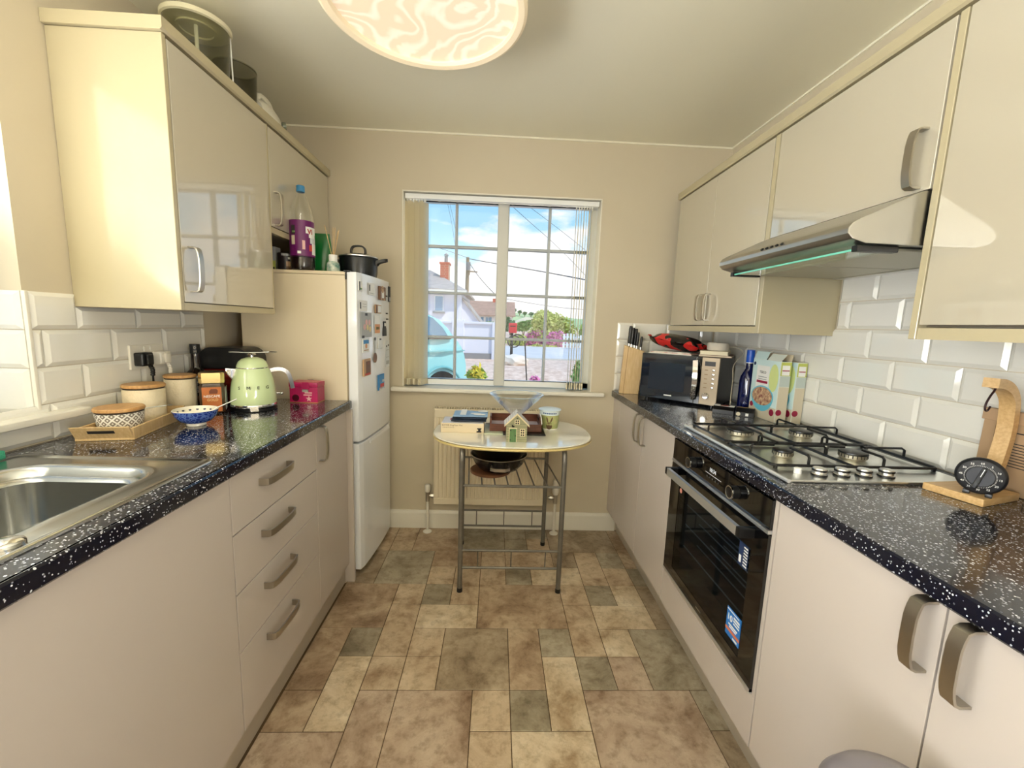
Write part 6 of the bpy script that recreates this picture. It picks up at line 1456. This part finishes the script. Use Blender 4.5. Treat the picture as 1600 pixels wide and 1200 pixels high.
# --- neighbouring houses
M_slate = mat('slate_roof', (182, 172, 166), .8, var=.2, vs_=3)
M_brick = mat('red_brick', (196, 96, 72), .8)
M_mortar = mat('mortar', (200, 170, 150), .9)
M_wing = mat('house_window', (120, 160, 190), .1, spec=.8)
M_rtile = mat('clay_roof', (176, 140, 122), .8, var=.2, vs_=2)
h = thing('house', 'white rendered house with a brick chimney beyond the car', 'house', (-4, 21, .44))
obj('wall', MB().box(-9, -1.62, 19.0, 25, .4, 2.72), M_render, h)
obj('roof', MB().prism([(18.65, 2.62), (22, 3.75), (25.35, 2.62), (25.35, 2.72), (22, 3.88), (18.65, 2.75)], 'x', -9.2, -3.5), M_slate, h)
obj('hip', MB().loops([[(-3.5, 18.65, 2.62), (-1.35, 18.65, 2.60), (-1.35, 25.3, 2.60), (-3.5, 25.3, 2.62)], [(-3.5, 18.65, 2.75), (-1.35, 18.65, 2.70), (-1.35, 25.3, 2.70), (-3.5, 25.3, 2.75)], [(-3.5, 21.97, 3.86), (-3.45, 21.98, 3.87), (-3.45, 22.02, 3.87), (-3.5, 22.03, 3.86)]]), M_slate, h)
obj('fascia', MB().box(-9.2, -1.35, 18.6, 18.68, 2.55, 2.68), M_white, h)
ww = obj('window', MB().box(-2.78, -2.38, 18.95, 19.02, 1.75, 2.45), M_upvc, h)
obj('pane', MB().box(-2.74, -2.42, 18.93, 18.955, 1.8, 2.41), M_wing, ww)
obj('sill', MB().box(-2.85, -2.32, 18.88, 19.0, 1.68, 1.75), MATS['grey_plinth'], ww)
obj('lean_to', MB().prism([(-1.62, .4), (-.75, .4), (-.75, 1.3), (-1.62, 2.35)], 'y', 19.6, 24), M_render, h)
obj('lean_to_roof', MB().prism([(-1.66, 2.36), (-.66, 1.16), (-.66, 1.26), (-1.62, 2.46)], 'y', 19.5, 24.1), M_slate, h)
ch = obj('chimney', MB().box(-2.76, -2.36, 20.6, 21.2, 2.9, 4.02), M_mortar, h)
nb = 0
for r in range(12):
    for k in range(2):
        x0 = -2.762 + .2 * k + (.05 if r % 2 else 0) - (.05 if (r % 2 and k == 0) else 0); x1 = -2.762 + .2 * (k + 1) + (.05 if r % 2 and k == 0 else 0)
        obj('brick', MB().box(x0 + .006, min(x1, -2.358) - .006, 20.585, 20.61, 2.98 + .088 * r + .006, 2.98 + .088 * (r + 1) - .004), M_brick, ch)
obj('chimney_cap', MB().box(-2.80, -2.32, 20.56, 21.24, 4.02, 4.10), M_brick, ch)
obj('chimney_pot', MB().lathe([(.11, 0), (.09, .05), (.08, .3), (.1, .32), (0, .32)], 16, c=(-2.52, 20.9, 4.10)).lathe([(.13, .36), (.02, .46), (0, .46)], 12, c=(-2.52, 20.9, 4.10)), MATS['grey_plinth'], ch)

h = thing('house', 'long low white bungalow with a clay tiled roof in the distance', 'house', (-2.5, 46, .4))
obj('wall', MB().box(-4.2, 1.6, 45, 50, .3, 2.25), M_bw, h)
obj('roof', MB().prism([(44.4, 2.1), (47.5, 3.6), (50.6, 2.1), (50.6, 2.2), (47.5, 3.75), (44.4, 2.2)], 'x', -4.6, 1.9), M_rtile, h)
for x in (-1.75, -.9, .4):
    w_ = obj('window', MB().box(x - .35, x + .35, 44.94, 45.02, 1.25, 2.02), M_bw, h)
    for a, b in ((-.31, -.03), (.03, .31)): obj('pane', MB().box(x + a, x + b, 44.92, 44.95, 1.3, 1.97), M_wing, w_)
obj('chimney', MB().box(-.55, -.15, 47.3, 47.7, 3.5, 4.05), M_brick, h)

# --- pole, wires, post box, stake, stone
M_pole = mat('weathered_pole', (150, 132, 108), .8)
Z0 = .44
def px(u, v, Y):
    """place in the world seen at pixel (u, v) at distance Y, used once to set out the far things"""
    q = _d + (u - 800) / F_PX * _r - (v - 600) / F_PX * _u; s = Y / q.y
    return Vector((0, 0, EYE)) + q * s
pt = px(731, 402, 27); pb_ = px(728, 515, 27)
pole = thing('utility_pole', 'wooden utility pole carrying overhead wires', 'pole', (pb_.x, 27, Z0))
obj('pole', MB().cyl((pb_.x, 27, .3), pt, .14, 14, .10), M_pole, pole)
obj('cross_arm', MB().tube([px(733, 424, 26.8), px(746, 425, 26.8)], .04, 6), M_pole, pole)
obj('bracket', MB().tube([px(733, 430, 26.8), px(734, 424, 26.8)], .035, 6), M_pole, pole)
obj('insulator', MB().cyl(pt + Vector((.05, -.1, -.3)), pt + Vector((.05, -.1, -.8)), .14, 10), MATS['grey_plinth'], pole)
M_wire = mat('wire', (58, 70, 84), .6)
def wire(label, pts, r):
    P = [px(*p) for p in pts]
    obj('overhead_wire', MB().tube(smooth_path(P, 6), r, 5), M_wire, None, label, 'wire', base=P[0])
wire('thick overhead wire running from the pole to the right', [(731, 404, 27), (780, 413, 22), (850, 425, 18), (960, 446, 14)], .022)
wire('overhead wire dropping from the pole towards the mullion', [(733, 410, 27), (745, 428, 25), (762, 448, 22), (790, 476, 18)], .018)
wire('thin overhead wire from the pole towards the left', [(731, 403, 27), (700, 392, 22), (640, 374, 16)], .014)
wire('long overhead wire crossing the upper right panes', [(801, 323, 14), (830, 349, 15), (865, 380, 16), (905, 420, 17), (940, 460, 18)], .008)
wire('second overhead wire in the top right corner', [(820, 318, 14), (855, 344, 15), (900, 379, 16), (950, 420, 17)], .007)
wire('pair of faint wires, left one, in the top left pane', [(698, 312, 16), (706, 350, 18), (712, 390, 20)], .006)
wire('pair of faint wires, right one, in the top left pane', [(701, 312, 16), (709, 345, 18), (716, 385, 20)], .006)
wire('low slack wire behind the post box', [(780, 465, 24), (830, 474, 24), (880, 481, 24), (920, 484, 24)], .012)
p = px(802, 512, 12)
t = thing('post_box', 'red post box on a post across the garden', 'post box', (p.x, 12, Z0))
obj('box', MB().box(p.x - .13, p.x + .10, 11.9, 12.15, p.z - .15, p.z + .13, bev=.03, seg=3), mat('post_red', (220, 44, 56), .35), t)
obj('slot', MB().box(p.x - .09, p.x + .06, 11.89, 11.901, p.z + .03, p.z + .055), M_ink, t)
obj('post', MB().cyl((p.x - .03, 12.02, Z0 - .05), (p.x - .03, 12.02, p.z - .14), .04, 10), M_ink, t)
q = px(808, 532, 7.2); b = px(823, 600, 7.2); tp = px(820, 529, 7.2)
t = thing('garden_stake', 'black iron garden stake with scrolled ring top', 'stake', (b.x, 7.2, ground_z(7.2)))
obj('stem', MB().tube([(b.x + .01, 7.2, ground_z(7.2) - .05), b, tp], .011, 8), M_ink, t)
obj('ring', MB().tube([px(803 + 9.5 * math.cos(a), 533.5 - 9 * math.sin(a), 7.2) for a in [2 * PI * k / 28 for k in range(28)]], .010, 8, closed=True), M_ink, t)
obj('crook', MB().tube(smooth_path([tp, px(814, 524, 7.2), px(806, 523, 7.2), px(799, 527, 7.2)], 5), .010, 8), M_ink, t)
obj('scroll', MB().tube(smooth_path([px(797, 538, 7.2), px(803, 538, 7.2), px(806, 532, 7.2), px(803, 529, 7.2), px(801, 532, 7.2)], 5), .007, 8), M_ink, t)
p = px(804, 580, 9.2)
def rock(c, r, sc_, seed):
    rnd = random.Random(seed); t = bmesh.new(); bmesh.ops.create_icosphere(t, subdivisions=3, radius=1)
    for v in t.verts:
        n = v.co.normalized(); k = 1 + .12 * math.sin(n.x * 5 + seed) * math.cos(n.y * 4 + seed * 2) + .06 * math.sin(n.z * 9 + n.x * 7)
        v.co = Vector((c[0] + n.x * k * r * sc_[0], c[1] + n.y * k * r * sc_[1], c[2] + max(n.z, -.5) * k * r * sc_[2]))
    m = MB(); return m._add(t)
obj('stone', rock((p.x, 9.2, .43 + .07), .27, (1.15, .8, .55), 2), mat('pale_stone', (236, 222, 206), .8), None, 'large pale stone lying in the gravel bed', 'stone', base=(p.x, 9.2, .44))

# --- planting: leaves are one uncountable mass on each plant
def leaf_mass(c, rx, ry, rz, n, size, seed, low=-.35, M=None):
    rnd = random.Random(seed); bm = bmesh.new(); c = Vector(c)
    lumps = [(Vector((rnd.uniform(-.55, .55), rnd.uniform(-.5, .5), rnd.uniform(-.2, .55))), rnd.uniform(.42, .62)) for _ in range(7)] + [(Vector((0, 0, 0)), .7)]
    for _ in range(n):
        lc, lr = rnd.choice(lumps)
        d = Vector((rnd.gauss(0, 1), rnd.gauss(0, 1), rnd.gauss(0, 1))).normalized() * lr * rnd.uniform(.75, 1.05) + lc
        if d.z < low: d.z = low + rnd.uniform(0, .2)
        p = c + Vector((d.x * rx, d.y * ry, d.z * rz)); s = size * rnd.uniform(.6, 1.3)
        a = Vector((rnd.gauss(0, 1), rnd.gauss(0, 1), rnd.gauss(0, .7))).normalized(); b = a.cross(Vector((rnd.gauss(0, 1), rnd.gauss(0, 1), rnd.gauss(0, 1)))).normalized()
        v = [bm.verts.new(p + a * s), bm.verts.new(p + b * s * .45), bm.verts.new(p - a * s), bm.verts.new(p - b * s * .45)]
        bm.faces.new(v)
    m = MB(); m.bm.free(); m.bm = bm; return m
def leafmat(name, c1, c2): return translucent(name, c1, .35) if c2 is None else mat(name, c1, .6, col2=c2, vs_=1.6)
LG = {'yellow': leafmat('leaf_yellow_green', (214, 216, 128), (176, 190, 92)), 'green': leafmat('leaf_green', (150, 186, 96), (104, 150, 76)), 'dark': leafmat('leaf_dark', (112, 154, 108), (84, 124, 88)), 'pink': leafmat('petal_pink', (238, 156, 206), (220, 120, 180)), 'yfl': leafmat('petal_yellow', (244, 232, 90), (226, 206, 60)), 'bright': leafmat('leaf_bright', (186, 206, 96), (150, 184, 74))}
M_stem = mat('stem_brown', (110, 90, 62), .8)
def shrub(name, label, u, v0, v1, w, Y, kind, n, size, seed, cat='shrub', flowers=None):
    """u centre, v0 top, v1 bottom, w width, all in pixels at distance Y"""
    a = px(u, v0, Y); b = px(u, v1, Y); rz_ = (a.z - b.z) / 2; rx = w / 2 / F_PX * Y
    c = Vector((b.x, Y, b.z + rz_ * .85))
    t = thing(name, label, cat, (c.x, Y, max(.0, b.z)))
    obj('leaves', leaf_mass(c, rx, rx * .7, rz_ * 1.05, n, size, seed), LG[kind], t, kind='stuff')
    obj('stems', MB().cyl((c.x, Y, min(ground_z(Y), b.z) - .05), (c.x + .05, Y, c.z), .05 * rx + .01, 8).cyl((c.x, Y, min(ground_z(Y), b.z) - .05), (c.x - .3 * rx, Y, c.z + .2 * rz_), .03 * rx + .008, 8), M_stem, t)
    if flowers: obj('flowers', leaf_mass(c + Vector((0, -rx * .35, rz_ * .15)), rx * .95, rx * .6, rz_ * 1.0, flowers[1], flowers[2], seed + 9), LG[flowers[0]], t, kind='stuff')
    return t
shrub('shrub', 'big yellow green bush behind the pink flowers', 866, 482, 552, 74, 21, 'yellow', 5200, .10, 1)
shrub('shrub', 'yellow green bush at the far right behind the blind', 918, 486, 560, 34, 19, 'bright', 2500, .10, 2)
shrub('flowering_shrub', 'left clump of pink flowers by the road', 837, 511, 552, 38, 18.6, 'yellow', 1300, .07, 3, flowers=('pink', 1100, .07))
shrub('flowering_shrub', 'right clump of pink flowers by the road', 867, 517, 554, 40, 18.3, 'yellow', 1300, .07, 4, flowers=('pink', 1300, .07))
shrub('shrub', 'low yellow plants at the left of the road edge', 806, 520, 553, 36, 18, 'yellow', 1600, .07, 5)
shrub('shrub', 'low yellow plants at the right of the road edge', 850, 537, 556, 54, 17.6, 'yellow', 1800, .06, 6)
shrub('shrub', 'dark green round bush behind the post box', 818, 498, 522, 26, 30, 'green', 1500, .14, 7)
shrub('shrub', 'dark green bush left of the post box', 797, 494, 524, 24, 34, 'dark', 1200, .16, 8)
shrub('shrub', 'bright green bush left of the utility pole', 739, 494, 512, 22, 36, 'bright', 1200, .15, 9)
shrub('shrub', 'bright green hedge before the distant bungalow', 758, 502, 516, 36, 34, 'green', 1500, .14, 10)
shrub('flowering_plant', 'yellow flowered plant at the window corner beside the car', 743, 570, 612, 30, 5.2, 'bright', 260, .05, 11, 'plant', ('yfl', 60, .05))
shrub('flowering_plant', 'pink flowered plant just above the sill', 836, 588, 612, 24, 6.9, 'bright', 160, .04, 12, 'plant', ('pink', 160, .04))
shrub('flowering_plant', 'leafy plant at the foot of the right hand blind', 905, 560, 608, 26, 7.0, 'green', 300, .05, 13, 'plant')
p = px(893, 545, 16.5)
t = thing('gate', 'small white garden gate beyond the right blind', 'gate', (p.x, 16.5, .43))
for k in range(6): obj('slat', MB().box(p.x - .35 + .13 * k, p.x - .28 + .13 * k, 16.48, 16.52, .46, 1.0 + .03 * math.sin(k)), M_bw, t)
obj('rail', MB().box(p.x - .37, p.x + .46, 16.52, 16.55, .85, .91).box(p.x - .37, p.x + .46, 16.52, 16.55, .55, .61), M_bw, t)

# --- far hills
def hill(label, pts, Y, m, name='hill'):
    top = [px(u, v, Y) for u, v in pts]; n = len(top); bm = MB()
    rows = []
    for k in range(6):
        f = k / 5
        rows.append([Vector((p.x, Y - 60 * (1 - f) if Y > 100 else Y - 10 * (1 - f), -1 + (p.z + 1) * math.sin(f * PI / 2))) for p in top])
    for k in range(1, 3): rows.append([Vector((p.x * 1.05, Y + 40 * k, p.z - 3 * k * k)) for p in top])
    V = [[bm.bm.verts.new(p) for p in r] for r in rows]
    for a, b in zip(V, V[1:]):
        for i in range(n - 1): bm.bm.faces.new((a[i], a[i + 1], b[i + 1], b[i]))
    return obj(name, bm, m, None, None, None, kind='structure', base=top[n // 2], ang=80)
M_hillg = mat('hill_grass', (190, 204, 150), .9, col2=(160, 186, 140), vs_=.02)
M_field = mat('stubble_field', (232, 214, 178), .9)
hill('', [(560, 506), (640, 500), (720, 492), (750, 480), (768, 477), (790, 483), (812, 490), (850, 492), (900, 498), (1000, 504), (1100, 508)], 330, M_hillg)
hill('', [(795, 508), (808, 500), (822, 495), (840, 498), (870, 506), (880, 510)], 200, M_field, 'field')
for k, (u, v, r) in enumerate(((755, 477, 3.6), (764, 479, 1.6), (803, 485, 3.0), (812, 488, 3.0), (820, 490, 2.6), (830, 491, 3.2), (838, 492, 2.4))):
    p = px(u, v, 300); rr = r * .5
    t = thing('tree', ['tall dark tree standing alone on the left hilltop', 'smaller pale tree just right of the hilltop tree', 'leftmost tree of the hedge line right of the mullion', 'second tree from the left in the hedge line', 'third tree from the left in the hedge line', 'fourth tree from the left in the hedge line', 'rightmost tree of the far hedge line'][k], 'tree', (p.x, 300, p.z - rr), 0, 'trees on the far hill')
    obj('crown', leaf_mass(p, rr, rr, rr * .8, 260, .9, 30 + k), LG['dark'], t, kind='stuff')
    obj('trunk', MB().cyl((p.x, 300, p.z - rr * 1.6), (p.x, 300, p.z), .3, 6), M_stem, t)
